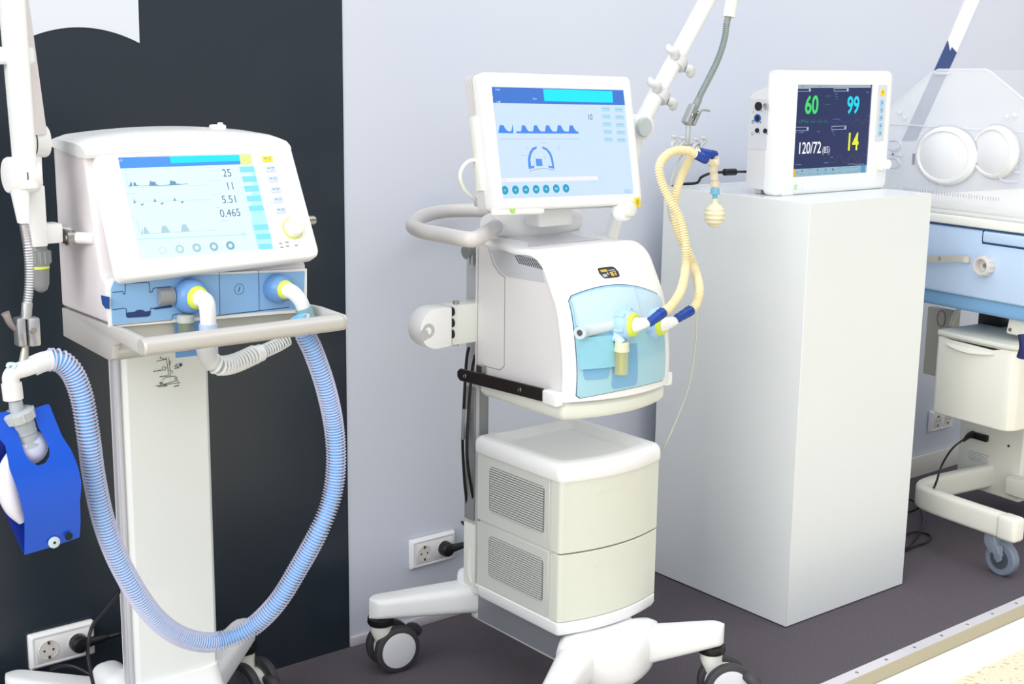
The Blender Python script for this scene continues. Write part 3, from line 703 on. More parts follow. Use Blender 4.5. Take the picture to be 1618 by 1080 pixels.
g=G(); pdisc(g,D,u,v+.001,.0042,.0046,16,.0034); pdisc(g,D,u-.0015,v+.0015,.0007,.0046,6); pdisc(g,D,u+.0015,v+.0015,.0007,.0046,6); pline(g,D,[(u,v-.003),(u,v-.007)],.0012,.0046,px=False); build('alarm_key_print',g,PRINT,yk)
g=G(); pline(g,D,[(898,122.5),(930,123.0)],.0006,.003); pline(g,D,[(765,122.2),(892,122.4)],.0004,.003); pline(g,D,[(935,122.9),(997,125)],.0004,.003); build('bezel_seam',g,mat('bezel_seam_grey',(196,196,200),.5),frm)
g=G(D.M()); g.box((u0-.006,-.095,-.050),(u0+.001,.06,-.030),.002); build('side_strip',g,WARM,frm)
g=G(); g.tube([wy(757,254,2.235),wy(742,254,2.24),wy(730,266,2.24),wy(727,282,2.24),wy(735,301,2.245),wy(752,316,2.25),wy(764,322,2.25)],.0042,n=12); build('display_cable',g,WARM,v2)
g=G(); g.box(wy(757,312,2.26)-V((0,.01,.006)),wy(775,328,2.26)+V((.02,.02,.002)),.004); build('cable_outlet',g,mat('outlet_grey',(200,200,202),.4),v2)
# neck between mount and display
g=G(); g.prism([(1.90,2.245,1.07),(1.90,2.30,1.07),(1.90,2.29,1.20),(1.90,2.262,1.20)],(.10,0,0),.008,3); build('display_neck',g,WHITE,v2)
# cables running down the column
g=G(); g.tube([wy(741,548,2.40),wy(737,570,2.40),wy(733,640,2.40),wy(731,700,2.41),wy(734,760,2.41),wy(738,800,2.42),(1.86,2.45,.34)],.0035,n=8); build('column_cable',g,BLACK,v2)
g=G(); g.tube([wy(751,560,2.372),wy(746,585,2.372),wy(741,640,2.375),wy(738,700,2.378),wy(740,740,2.385),(1.842,2.395,.40)],.0035,n=8); build('column_cable',g,BLACK,v2)
g=G(); a=wy(733,668,2.395); g.box((a.x-.008,2.388,a.z-.038),(a.x+.008,2.394,a.z+.035),.002); build('cable_clip',g,ALU,v2)
# =================================================================== left ventilator
v1=thing('medical_ventilator','white ventilator with sloping screen, grey tray handle and column, before black wall','medical ventilator',(1.04,2.30,0))
LX0,LX1=.845,1.215
def side1(q): p=wx(q[0],q[1],LX0); return (p.y,p.z)
yb1,_=side1((97,480))
sp=[side1(q) for q in ((80,214),(97,480),(172,512),(172,440),(187,436),(165,342),(150,283),(139,237))]
YL=sp[2][0]; ZL=sp[2][1]; ZBb=sp[1][1]
# upper body: side profile
FT=sp[7]; FBm=sp[4]
body_pts=[(yb1,ZL),(yb1,sp[0][1]-.012),(yb1-.012,sp[0][1]-.004),(FT[0]+.03,FT[1]+.004),(FT[0]+.020,FT[1]-.004),(YL+.024,1.078),(YL+.004,1.070),(YL+.004,ZL)]
g=G(); g.prism([(LX0,y,z) for y,z in body_pts],(LX1-LX0,0,0),.006,3,.6); b1=build('housing',g,PINKW,v1)
# top cover: arched lid
g=G(); rs=[]
NT=18
for i in range(NT+1):
    t=i/NT; x=LX0-.003+(LX1-LX0+.006)*t; h=.013*(1-(2*t-1)**2); e_=.004 if i in (0,NT) else 0
    zb_=sp[0][1]
    rs.append([(x,yb1+.004-e_,zb_-.018),(x,yb1+.004-e_,zb_-.004+h*.6-e_),(x,yb1-.012,zb_+h-e_),(x,FT[0]+.045,FT[1]+.012+h-e_),(x,FT[0]+.02,FT[1]+.008+h*.8-e_),(x,FT[0]+.008,FT[1]+.000+h*.5-e_*.5),(x,FT[0]+.002,FT[1]-.008+h*.3),(x,FT[0]+.006,FT[1]-.014+h*.2),(x,FT[0]+.03,FT[1]-.014)])
g.rings(rs); lid=build('top_cover',g,WHITE,v1)
g=G()
for k,(x,y) in enumerate(((312,199),(343,198))):
    p=wy(x,y+3,2.24); g.box((p.x-.012,p.y-.012,p.z-.014),(p.x+.013,p.y+.01,p.z+.001+(k*.004)),.003)
p=wy(348,197,2.24); g.box((p.x-.004,p.y-.004,p.z-.006),(p.x+.004,p.y+.004,p.z+.004),.001); build('lid_latch',g,WHITE,lid)
# display face
yw=R2(-1.2); tl=R2(25.5); exx=V((math.cos(yw),math.sin(yw),0)); nn=V((-math.sin(yw),math.cos(yw),0)); upp=V((0,0,1))*math.cos(tl)+nn*math.sin(tl)
S=Plane((1.0155,2.088,1.1855),exx,upp)
cn=[S.uv(*q) for q in ((148,240),(457,219),(507,405),(190,443))]
g=G(S.M())
def fp(dx,z):
    out=[]
    base_=[cn[3],cn[2],cn[1],cn[0]]
    r=.016; 
    cc=V((sum(a[0] for a in base_)/4,sum(a[1] for a in base_)/4))
    for i in range(4):
        a=V(base_[i]); pr=V(base_[i-1]); nx=V(base_[(i+1)%4]); d0=(pr-a).normalized(); d1=(nx-a).normalized()
        for k in range(6):
            t=k/5; q=(a+d0*r)*(1-t)**2+a*2*t*(1-t)+(a+d1*r)*t*t
            v=(q-cc); out.append((q.x-v.normalized().x*dx,q.y-v.normalized().y*dx,z))
    return out
SL=[S.uv(*q) for q in ((186,248.5),(397,241.5),(434,393),(222.5,410))]
lc1=[]
for i in (3,2,1,0):
    a=V(SL[i])
    for k in range(6): lc1.append((a.x,a.y))
g.rings([fp(.006,-.030),fp(0,-.024),fp(0,-.006),fp(.002,-.001),fp(.006,.001),fp(.016,.0016),[(x,y,.0004) for x,y in lc1],[(x,y,-.0035) for x,y in lc1]])
fr1=build('display_housing',g,WHITE,v1)
g=G(); q4=[(165,247),(402,229),(452,404),(208,424)]
pquad(g,S,[(175,240),(455,226),(492,388),(214,418)],.0018) if False else None
g=G(); g.face([g.v(S.p(u,v,-.003)) for u,v in (SL[3],SL[2],SL[1],SL[0])]); sc1=build('screen',g,emis('lcd_pale_cyan',(222,250,254),1.0),fr1)
def p1(x,y): return (170+x/5.686,230+y/5.684)
Z1=-.0026
def P1(g,pts,d=.0): pquad(g,S,[p1(*q) for q in pts],Z1+d)
g=G(); P1(g,[(84,104),(1190,76),(1200,162),(104,200)]); build('header_bar',g,emis('lcd_header_blue2',(84,156,240),.95),sc1)
g=G(); P1(g,[(560,94),(1188,78),(1196,132),(572,154)],.0004); build('alarm_field',g,emis('lcd_cyan',LC1['cyan'],1),sc1)
g=G(); P1(g,[(1190,76),(1292,72),(1306,160),(1202,168)],.0004); build('alarm_tile',g,emis('lcd_soft_yellow',(236,240,150),.95),sc1)
g=G()
for (x,y,w_,h_) in ((1186,186,130,52),(1210,272,132,54),(1228,358,132,54),(1248,448,130,52),(1268,536,130,50),(1312,706,130,50),(1334,790,130,50),(1358,880,118,48)):
    g=G(); P1(g,[(x,y),(x+w_,y-6),(x+w_+14,y+h_-8),(x+14,y+h_)],.0003); build('soft_key_tile',g,emis('lcd_cyan_tile',(140,232,250),.95),sc1)
g=G(); P1(g,[(1300,176),(1318,170),(1498,920),(1360,926),(1300,700)],.0001); build('key_column',g,emis('lcd_cyan_band',(184,242,252),1),sc1)
g=G()
P1(g,[(190,362),(205,345),(212,312),(222,330),(228,362)],.0004);P1(g,[(236,360),(238,326),(255,326),(264,348),(300,356),(380,352),(384,304),(396,318),(434,320),(442,344),(480,350),(562,344),(568,300),(580,312),(612,314),(622,336),(680,340),(722,334),(722,342),(560,352),(400,358)],.0004)
P1(g,[(236,512),(244,476),(262,512)],.0004);P1(g,[(418,502),(426,468),(444,500)],.0004);P1(g,[(596,494),(604,460),(622,492)],.0004)
P1(g,[(300,518),(334,514),(312,538)],.0004);P1(g,[(480,510),(514,506),(492,528)],.0004);P1(g,[(660,498),(694,494),(672,518)],.0004)
build('flow_waveform',g,emis('lcd_slate_wave',(122,160,190),.9),sc1)
g=G()
P1(g,[(306,788),(318,728),(324,788)],.0004);P1(g,[(328,786),(332,724),(348,730),(382,784)],.0004);P1(g,[(486,778),(492,716),(530,714),(568,774)],.0004);P1(g,[(664,768),(672,704),(706,700),(746,762)],.0004)
build('volume_waveform',g,emis('lcd_pale_wave',(178,212,222),.95),sc1)
g=G()
for a in (((168,240),(190,372),(900,348)),((214,640),(262,638)),((262,650),(300,790),(980,752)),((230,452),(240,498),(930,480)),((890,192),(965,188)),((918,314),(1020,308)),((945,432),(1026,428)),((975,552),(1010,550)),((1005,672),(1084,668)),((124,218),(190,214)),((165,430),(256,424))):
    pline(g,S,[p1(*q) for q in a],.0006,Z1+.0004)
build('fine_print',g,emis('lcd_faint_text',(168,205,215),.95),sc1)
g=G(); P1(g,[(270,830),(1196,790),(1204,800),(274,842)],.0002); P1(g,[(1198,780),(1250,776),(1256,802),(1204,806)],.0003); build('status_strip',g,emis('lcd_pale_teal_strip',(190,236,244),1),sc1)
for t_,x,y in (('25',1042,275),('11',1072,392),('5.51',1036,514),('0.465',1020,638)):
    g=G(); u,v=S.uv(*p1(x,y)); text_g(g,S,t_,u,v,.0138,Z1+.0005,.88,'LEFT',0); build('readout',g,emis('lcd_steel_text',(96,122,164),.85),sc1)
dials=(((342,948),(232,248,248)),((500,935),(218,238,240)),((654,924),(190,222,228)),((806,912),(170,208,222)),((960,902),(150,196,214)),((1108,892),(128,182,206)))
for i,((x,y),c_) in enumerate(dials):
    g=G(); u,v=S.uv(*p1(x,y)); pdisc(g,S,u,v,.0078,Z1+.0003,24,.0036); build('setting_dial',g,emis('lcd_dial_%s'%'abcdef'[i],c_,.95),sc1)
g=G(); u,v=S.uv(*p1(94,140)); text_g(g,S,'11:17',u,v,.004,Z1+.0004,.7); build('clock_print',g,emis('lcd_white',LC1['wht'],1),sc1)
# keypad on the right bezel
def key(x,y,m_,w_=.0195,h_=.0105):
    u,v=S.uv(x,y); g=G(S.M()); g.prism([(a,b,.0010) for a,b in rrect(u,v,w_,h_,.0015,3)],(0,0,.0012)); k=build('membrane_key',g,m_,fr1)
    g=G(); pline(g,S,[(u-.006,v+.001),(u-.002,v+.001)],.0018,.0025,px=False); pline(g,S,[(u+.001,v+.002),(u+.007,v+.002)],.0008,.0025,px=False); pline(g,S,[(u+.001,v-.001),(u+.006,v-.001)],.0008,.0025,px=False)
    build('key_print',g,KEYT,k)
for q,m_ in (((422,251.5),YEL),((427,267),KEYB),((431,283),KEYB),((435,300),KEYB),((439,316),KEYB),((443,332.5),KEYB)): key(q[0],q[1],m_)
u,v=S.uv(462,361); g=G(S.M()); g.lathe((u,v,.0012),(0,0,1),[(0,.0195),(.0012,.0195),(.0016,.0175)],n=36); kr=build('knob_ring',g,LIME,fr1)
g=G(S.M()); g.lathe((u,v,.0014),(0,0,1),[(0,.0172),(.012,.0165),(.017,.0150),(.0185,.012),(.019,.004)],n=36); build('rotary_knob',g,WARM,fr1)
g=G()
for x,y in ((442,385),(452,383),(444,391),(453,389),(467,388)):
    u,v=S.uv(x,y); pline(g,S,[(u-.002,v),(u+.003,v)],.0022,.0022,px=False)
build('indicator_print',g,mat('indicator_grey_print',(150,156,160),.5),fr1)
# side studs
g=G(); p=wy(493,348,2.14); g.cyl((LX1-.01,2.14,p.z),(p.x+.002,2.14,p.z),.009,n=18); g.cyl((p.x+.002,2.14,p.z),(p.x+.005,2.14,p.z),.0075,n=18); build('side_stud',g,STEEL,v1)
# blue module bay
YP=YL+.001
Bp=Plane((1.03,YP,1.03),(1,0,0),(0,0,1))
def B(x,y): return Bp.uv(x,y)
g=G(); t=[B(*q) for q in ((170,452),(176,440),(190,437),(484,424),(484,492),(172,517))]
g.prism([Bp.p(u,v,-.004) for u,v in t],(0,-.006,0)); build('bay_frame',g,WHITE,v1)
g=G(); t=[B(*q) for q in ((174,456),(179,444),(190,440),(480,428),(478,487),(176,511))]
g.prism([Bp.p(u,v,.0022) for u,v in t],(0,-.0015,0)); bay=build('module_bay',g,BLUE,v1)
Zb=.0042
def b1p(x,y): return (150+x/4.623,410+y/4.624)
g=G(); pline(g,Bp,[b1p(900,95),b1p(905,400)],.0010,Zb); pline(g,Bp,[b1p(1187,75),b1p(1193,368)],.0010,Zb)
u,v=B(*b1p(1046,213)); pdisc(g,Bp,u,v,.0095,Zb,24,.0087); pline(g,Bp,[(u-.0015,v-.004),(u+.0015,v+.004)],.0016,Zb,px=False)
pline(g,Bp,[b1p(120,236),b1p(196,230),b1p(200,250),b1p(212,246),b1p(214,178),b1p(225,172),b1p(380,163),b1p(390,172),b1p(394,236),b1p(412,232),b1p(414,212),b1p(430,204),b1p(540,194),b1p(560,212),b1p(582,210)],.0012,Zb)
pline(g,Bp,[b1p(122,362),b1p(210,352),b1p(222,362),b1p(222,410),b1p(234,420),b1p(380,410),b1p(396,400),b1p(400,350),b1p(416,356)],.0012,Zb)
pline(g,Bp,[b1p(124,478),b1p(555,438),b1p(560,400),b1p(640,390)],.0010,Zb); pline(g,Bp,[b1p(836,412),b1p(1410,345)],.0016,Zb-.0003)
build('module_seam',g,LINEB,bay)
g=G(); pquad(g,Bp,[b1p(222,384),b1p(280,378),b1p(300,366),b1p(320,362),b1p(345,366),b1p(360,376),b1p(396,370),b1p(392,400),b1p(378,408),b1p(236,418),b1p(224,410)],Zb+.0002)
pquad(g,Bp,[b1p(412,350),b1p(560,326),b1p(556,345),b1p(430,362)],Zb+.0002); build('finger_slot',g,mat('slot_navy',(34,60,110),.5),bay)
SSd=Plane((LX0,YL+.02,1.02),(0,-1,0),(0,0,1)); g=G(); pquad(g,SSd,[(160,466),(174,469),(174,488),(167,487),(162,480)],.0008); build('side_slot',g,mat('slot_blue',(40,84,150),.5),bay)
# cylinder sensor and round ports
a=Bp.p(*B(*b1p(446,268)),.006); b=Bp.p(*B(*b1p(540,262)),.006); c_=Bp.p(*B(*b1p(600,252)),.006)
g=G(); g.cyl(a,b,.0145,n=24); g.cyl(b,c_,.0105,n=24); fs=build('flow_sensor',g,mat('sensor_grey',(150,152,156),.3,metal=.2),v1)
g=G(); g.cyl(b-V((.001,0,0)),b+V((.003,0,0)),.0155,n=24); build('sensor_ring',g,MIDG,fs)
def elbow_port(q,rad,name='gas_port'):
    c0_=Bp.p(*B(*q),.0)
    A=V((.10,-1,.02)).normalized()
    g=G(); g.lathe(c0_,A,[(-.004,rad*.95),(.006,rad),(.018,rad*.98),(.028,rad*.86),(.034,rad*.6)],n=36); p=build(name,g,BLUED,v1)
    g=G(); g.lathe(c0_+A*.026,A,[(0,rad*.62),(.004,rad*.68),(.012,rad*.62),(.016,rad*.5)],n=32); build('port_ring',g,LIME,p)
    return c0_+A*.036,p
pa,pp1=elbow_port(b1p(672,262),.030)
g=G(); g.tube([pa+V((0,.012,0)),pa+V((0,-.004,0)),pa+V((.003,-.020,-.004)),pa+V((.004,-.024,-.020)),pa+V((.004,-.024,-.040))],lambda q:.0150-.002*q,n=22); build('elbow',g,WHITE,pp1)
pbb,pp2=elbow_port(b1p(1310,205),.0255)
g=G(); g.tube([pbb+V((0,.012,0)),pbb+V((0,-.002,0)),pbb+V((.006,-.014,-.004)),pbb+V((.016,-.020,-.018)),pbb+V((.022,-.022,-.034))],lambda q:.0140-.002*q,n=22); build('elbow',g,WHITE,pp2)
# water trap below port one
j0=wy(293,497,YP-.02)
g=G(); g.lathe((j0.x,YP-.02,j0.z),(0,0,-1),[(0,.013),(.001,.0145),(.012,.0145),(.013,.0135)],n=26); wt=build('water_trap',g,mat('trap_cap_grey',(186,190,184),.35),v1)
g=G(); g.lathe((j0.x,YP-.02,j0.z-.013),(0,0,-1),[(0,.0132),(.030,.0128),(.036,.0105)],n=26); build('trap_jar',g,SMOKE,wt)
g=G(); t=[B(*q) for q in ((275,495),(312,491),(322,560),(277,565))]; g.prism([Bp.p(u,v,.001) for u,v in t],(0,-.001,0)); build('trap_backplate',g,BLUED,bay)
# tray base with arms and handle bar
zt1=ZL-.002
g=G(); q=[side1(a) for a in ((98,485),(103,532),(170,567),(186,566))]
yA=side1((225,560))[0]
trp=[(yb1,q[0][1]-.001),(yb1,q[1][1]),(YL+.004,q[2][1]-.002),(YL-.006,q[2][1]+.002),(YL-.012,q[2][1]+.014),(YL+.006,q[2][1]+.03),(YL+.006,ZL-.002)]
g.prism([(LX0+.008,y,z) for y,z in trp],(LX1-LX0-.016,0,0),.003,2,.7); tray=build('tray_base',g,mat('tray_inner_grey',(176,176,168),.4),v1)
zt_=wy(225,534,yA).z; zb_=wy(225,563,yA).z
arm=[(yb1,ZL-.003),(YL,ZL-.003),(YL-.05,(ZL+zt_)/2),(yA-.002,zt_-.002),(yA-.008,zt_-.010),(yA-.006,zb_+.004),(yA+.002,zb_),(YL-.045,q[2][1]+.036),(YL-.012,q[2][1]+.026),(YL-.008,q[2][1]+.004),(YL+.004,q[2][1]-.002),(yb1,q[1][1])]
for X,s_ in ((LX0,1),(LX1,-1)):
    g=G(); g.prism([(X,y,z) for y,z in arm],(s_*.012,0,0),.002,2,.8); build('tray_side',g,TRAYG,tray)
g=G(); y_=yA+.004; zc=(zt_+zb_)/2; hb_=(zt_-zb_)/2; XR_=wy(541,512,y_).x
g.rings([[(x,y_+.017*k*math.cos(a)-.002,zc+hb_*k*math.sin(a)) for a in [2*math.pi*i/24 for i in range(24)]] for x,k in ((LX0-.001,.8),(LX0+.002,1),(XR_-.010,1),(XR_-.004,.9),(XR_,.6))])
build('handle_bar',g,mat('bar_silver_grey',(198,195,190),.32,metal=.1),tray)
# left side rail for the arm
g=G(); za=wx(105,372,LX0-.02).z; ya_,yb2=wx(87,365,LX0-.025).y,wx(112,372,LX0-.025).y
g.box((LX0-.030,yb2-.004,za-.012),(LX0-.022,ya_+.035,za+.012),.003); g.cyl((LX0-.032,yb2+.004,za),(LX0-.018,yb2+.004,za),.012,n=24); rl=build('side_rail',g,STEEL,v1)
g=G(); g.cyl((LX0-.02,yb2+.006,za),(LX0+.004,yb2-.03,za),.0095,n=20); build('rail_post',g,WHITE,rl)
g=G(); g.cyl((LX0-.02,ya_,za),(LX0+.004,ya_,za),.009,n=20); build('rail_post',g,WHITE,rl)
g=G(); g.lathe((LX0-.032,yb2+.004,za),(-1,0,0),[(0,.005),(.001,.0045),(.0008,.002)],n=14); build('rail_screw',g,ALU,rl)
# column and base
CX0,CX1,CY=.957,1.132,2.30
g=G(); g.prism([(x,y,.12) for x,y in [(CX0,CY+.06),(CX0,CY+.012),(CX0+.01,CY)]+[(CX0+.01+(CX1-CX0-.02)*k/6,CY-.004*math.sin(math.pi*k/6)) for k in range(1,6)]+[(CX1-.01,CY),(CX1,CY+.012),(CX1,CY+.06)]],(0,0,.83)); cl1=build('column',g,mat('column_white',(232,236,234),.3,noise=.01,nscale=3),v1)
g=G(); g.box((CX0-.010,CY+.006,.19),(CX0-.001,CY+.034,.93),.003); g.box((CX0-.012,CY+.012,.19),(CX0-.009,CY+.016,.93)); build('side_channel',g,mat('channel_grey_white',(206,206,214),.35,metal=.2),cl1)
g=G()
CPn=Plane((CX0,CY-.0045,.5),(1,0,0),(0,0,1)); pdisc(g,CPn,*CPn.uv(243,915),.012,.0005,24,.0116); build('blanking_plug',g,mat('plug_outline',(214,218,220),.4),cl1)
g=G()
def c2(x,y): return (150+x/4.623,410+y/4.624)
for a in (((520,712),(540,852)),((538,712),(552,850)),((474,718),(520,728)),((450,742),(515,728)),((495,780),(490,800),(508,810),(520,790),(500,778)),((540,740),(554,745),(550,760),(540,765)),((552,810),(566,815),(566,830)),((490,880),(520,858),(590,850)),((440,922),(622,898)),((500,912),(604,880),(608,900)),((480,720),(478,706)),((470,900),(492,905))):
    pline(g,CPn,[c2(*q) for q in a],.0009,.0006)
for a,b in ((484,902),(592,866)): pdisc(g,CPn,*CPn.uv(*c2(a,b)),.0028,.0006,14,.0018)
for x,y,w_ in ((426,816,60),(474,856,54),(460,928,66),(578,926,36),(580,796,34)):
    pline(g,CPn,[c2(x,y),c2(x+w_*.38,y-3)],.0013,.0006); pline(g,CPn,[c2(x+w_*.5,y-4),c2(x+w_,y-8)],.0015,.0006)
pline(g,CPn,[c2(582,782),c2(596,760),c2(606,780),c2(582,782)],.0009,.0006)
build('weight_diagram',g,PRINT,cl1)
g=G(); pdisc(g,CPn,*CPn.uv(*c2(626,768)),.0032,.0006,18); build('info_symbol',g,PRINTB,cl1)
g=G(); rs=[]
for z,dx,dy in ((.095,.055,.12),(.11,.062,.13),(.13,.055,.125),(.155,.030,.10),(.18,.012,.06),(.21,.003,.02),(.25,.0,.004)):
    rs.append([(x,y,z) for x,y in rrect((CX0+CX1)/2,CY+.04-dy*.3,CX1-CX0+2*dx,.10+dy*1.1,.03,5)])
g.rings(rs); bs1=build('base',g,WHITE,v1)
g=G(); g.prism([(CX0-.07,CY+.02,.13),(CX0-.07,CY+.10,.13),(CX0-.045,CY+.11,.215),(CX0-.003,CY+.11,.24),(CX0-.003,CY+.01,.24),(CX0-.045,CY+.02,.20)],(0,.001,0)) if False else g.box((CX0-.045,CY+.03,.13),(CX0+.02,CY+.13,.262),.025,4); build('base_shoulder',g,WHITE,bs1)
for a,b in (((.98,CY+.09),(.832,2.598)),((1.10,CY+.06),(1.315,2.555)),((.97,CY-.06),(.80,1.96)),((1.12,CY-.06),(1.34,1.96))):
    leg(a,b,v1,.205,.198,.085,.058,.075,.05)
caster((1.315,2.555,.146),R2(82),v1,(.006,-.034),disc=DGREY)
caster((.832,2.598,.150),R2(60),v1,(.01,-.034),disc=DGREY)
caster((.80,1.96,.146),R2(60),v1,(.01,-.034),disc=DGREY)
caster((1.34,1.96,.146),R2(60),v1,(.01,-.034),disc=DGREY)
# =================================================================== left circuit
ELB=pbb+V((.022,-.022,-.034))
g=G(); g.tube([ELB+V((-.002,0,.004)),ELB+V((.006,-.002,-.020)),ELB+V((.012,-.004,-.034))],.0145,n=22); 
hz1=thing('breathing_hose','long sky blue ribbed breathing hose looping under the left ventilator','hose',tuple(ELB))
build('cuff',g,mat('teal_clear_cuff',(150,190,196),.2,alpha=.8),hz1)
pts=[wy(472,500,1.985),wy(483,530,1.985),wy(495,555,1.985),wy(514,610,1.99),wy(527,670,2.0),wy(531,730,2.0),wy(524,785,2.0),wy(503,840,2.0),wy(470,900,2.02),wy(437,952,2.04),(wy(398,990,2.07)),wy(355,1010,2.09),wy(320,1014,2.09),wy(280,1002,2.08),wy(245,975,2.06),wy(215,935,2.04),wy(185,880,2.03),wy(163,820,2.02),wy(148,750,2.01),wy(140,690,2.0),wy(130,630,2.0),wy(115,590,2.0),wy(95,570,2.0),wy(75,568,2.0)]
g=G(); g.tube(pts,.0130,n=16,rib=(.0056,.0185),k=10,cap=False,ribmi=1); build('ribbed_tube',g,[HOSEC,mat('hose_rib_pearl',(226,226,246),.25,alpha=.62)],hz1)
g=G(); g.tube(pts,.0112,n=14,k=10); build('inner_tube',g,HOSEB,hz1)
g=G(); g.tube([wy(82,568,2.0),wy(66,572,2.0),wy(52,578,2.0)],.0155,n=20,k=4); build('cuff',g,mat('frosted_cuff',(236,240,244),.3,alpha=.8),hz1)
HOSE2=[mat('white_hose_film',(214,220,222),.2,alpha=.30),mat('white_hose_rib',(240,242,242),.25,alpha=.8)]
# short return hose below the tray
e1_=pa+V((.004,-.024,-.040))
g=G(); hz2=thing('breathing_hose','short clear white ribbed hose bending under the grey handle bar','hose',tuple(e1_))
g.tube([e1_,e1_+V((0,0,-.02)),e1_+V((0,0.0,-.052))],.0150,n=22); build('cuff',g,mat('pale_blue_cuff',(196,216,246),.3,alpha=.85),hz2)
bq=[e1_+V((0,0,-.05)),wy(323,545,1.995),wy(328,562,1.995)]
g=G(); g.tube(bq+[wy(336,574,2.0)],.0150,n=20); build('elbow',g,HOSEW,hz2)
g=G(); g.tube([wy(333,570,2.0),wy(345,577,2.0),wy(362,576,2.01),wy(380,570,2.02),wy(402,560,2.03)],.0100,n=20,rib=(.0078,.0170),k=8,ribmi=1); build('ribbed_tube',g,HOSE2,hz2)
g=G(); g.tube([wy(400,561,2.03),wy(412,557,2.035)],.0150,n=20); build('coupling',g,FROSTW,hz2)
g=G(); g.tube([wy(411,557,2.035),wy(425,551,2.04),wy(440,544,2.045),wy(455,535,2.05)],.0080,n=16,rib=(.006,.0125),k=8,ribmi=1); build('ribbed_tube',g,HOSE2,hz2)
# =================================================================== left support arm
AY=2.16
ar=thing('support_arm','white jointed hose support arm with grey gooseneck at the left edge, before black wall','support arm',(.74,AY,.95))
def arml(pts,w0,w1,dep,name,m,r=.006,Y=AY):
    g=G(); a=wy(*pts[0],Y); b=wy(*pts[1],Y); d=(b-a).normalized(); s_=d.cross(V((0,1,0))).normalized()
    g.rings([[a+s_*u*w0+V((0,v*dep,0)) for u,v in rrect(0,0,1,1,.22,4)],[b+s_*u*w1+V((0,v*dep,0)) for u,v in rrect(0,0,1,1,.22,4)]]); return build(name,g,m,ar)
arml(((14,-60),(42,296)),.036,.030,.034,'upper_beam',WHITE,Y=AY-.03)
arml(((18,-60),(54,212)),.030,.034,.034,'lower_beam',PINKW,Y=AY+.02)
for (x,y,Y_,r_,dx) in ((50,223,AY+.03,.0265,.0),(34,276,AY-.02,.0285,0)):
    c_=wy(x,y,Y_); g=G()
    for s_,m0 in ((-1,0),(1,0)):
        g.rings([[c_+V((h,q*math.cos(a),q*math.sin(a))) for a in [2*math.pi*i/30 for i in range(30)]] for h,q in ((s_*.0012,r_),(s_*.020,r_),(s_*.0235,r_*.93),(s_*.0245,r_*.6))])
    j=build('arm_joint',g,WHITE,ar)
    g=G(); g.rings([[c_+V((h,r_*.97*math.cos(a),r_*.97*math.sin(a))) for a in [2*math.pi*i/30 for i in range(30)]] for h in (-.002,.002)]); build('joint_seam',g,DARK,j)
c_=wy(18,88,AY-.02)
g=G()
for k in range(4): g.lathe(c_+V((-.024+k*.0145,-.006,0)),(0,0,1),[(-.013,.010),(-.009,.0145),(.009,.0145),(.013,.010)],n=16)
build('hose_clip',g,WHITE,ar)
b0=wy(42,238,AY+.03)
p_=[wy(*q,AY+.02) for q in ((50,240),(58,292))]
g=G(); a=wy(40,292,AY+.01); b=wy(67,387,AY+.01); g.box((a.x-.002,AY-.012,b.z),(b.x+.002,AY+.035,a.z),.003); t_=wy(45,245,AY+.03); g.box((t_.x-.002,AY+.012,a.z-.004),(t_.x+.016,AY+.035,t_.z),.004); g.box((b.x-.004,AY-.006,b.z+.003),(b.x+.030,AY+.03,b.z+.035),.004); build('mount_block',g,WHITE,ar)
g=G(); kx=wy(61,390,AY+.012).x; kz=wy(61,388,AY).z; g.lathe((kx,AY+.012,kz),(0,0,-1),[(-.002,.012),(.008,.014),(.010,.017),(.030,.0175),(.034,.015),(.064,.0135),(.074,.010),(.078,.004)],n=30); kb_=build('clamp_knob',g,MIDG,ar)
g=G()
for k in range(14):
    a=2*math.pi*k/14; g.cyl((kx+.0168*math.cos(a),AY+.012+.0168*math.sin(a),kz-.010),(kx+.0172*math.cos(a),AY+.012+.0172*math.sin(a),kz-.029),.0022,n=8)
build('knob_grip',g,MIDG,kb_)
g=G(); g.lathe((kx,AY+.012,kz-.0345),(0,0,-1),[(0,.0152),(.004,.0152)],n=30); build('knob_ring',g,LIME,kb_)
YG=AY-.06
g=G(); a=wy(31,298,YG+.03); b=wy(37,352,YG+.01); g.rings([[c+V((u*w_,v*.020,0)) for u,v in rrect(0,0,1,1,.25,4)] for c,w_ in ((a,.028),(b,.015))]); build('gooseneck_socket',g,WHITE,ar)
g=G(); g.tube([wy(37,350,YG+.01),wy(43,385,YG),wy(46,415,YG),wy(46,450,YG),wy(43,480,YG)],.0064,n=14,rib=(.0042,.0078),k=10); build('gooseneck',g,ALU,ar)
g=G(); a=wy(43,478,YG); b=wy(41,503,YG); g.cyl(a,b,.0085,n=18); build('gooseneck_end',g,ALU,ar)
g=G(); c0_=wy(41,500,YG); c1_=wy(41,545,YG); g.box((c0_.x-.018,YG-.011,c1_.z),(c0_.x-.004,YG+.011,c0_.z),.003); g.box((c0_.x-.001,YG-.013,c1_.z-.002),(c0_.x+.018,YG+.011,c0_.z-.001),.004); cj=build('clip_jaw',g,ALU,ar)
g=G(); g.tube([wy(24,520,YG),wy(16,511,YG-.005),wy(11,500,YG-.008),wy(8,494,YG-.008)],lambda q:.004+.003*q,n=10); build('clip_lever',g,mat('lever_pinkish_metal',(170,160,160),.35,metal=.4),cj)
g=G(); g.lathe(wy(48,520,YG)+V((0,-.013,0)),(0,-1,0),[(0,.0058),(.0015,.005)],n=18); build('clip_screw',g,STEEL,cj)
g=G(); g.tube([wy(40,545,YG),wy(38,565,YG-.003),wy(36,583,YG-.004)],lambda q:.005+.004*q,n=14); g.ball(wy(36,585,YG-.004),.0105); build('holder_stem',g,mat('holder_brass_grey',(190,186,174),.3,metal=.4),ar)
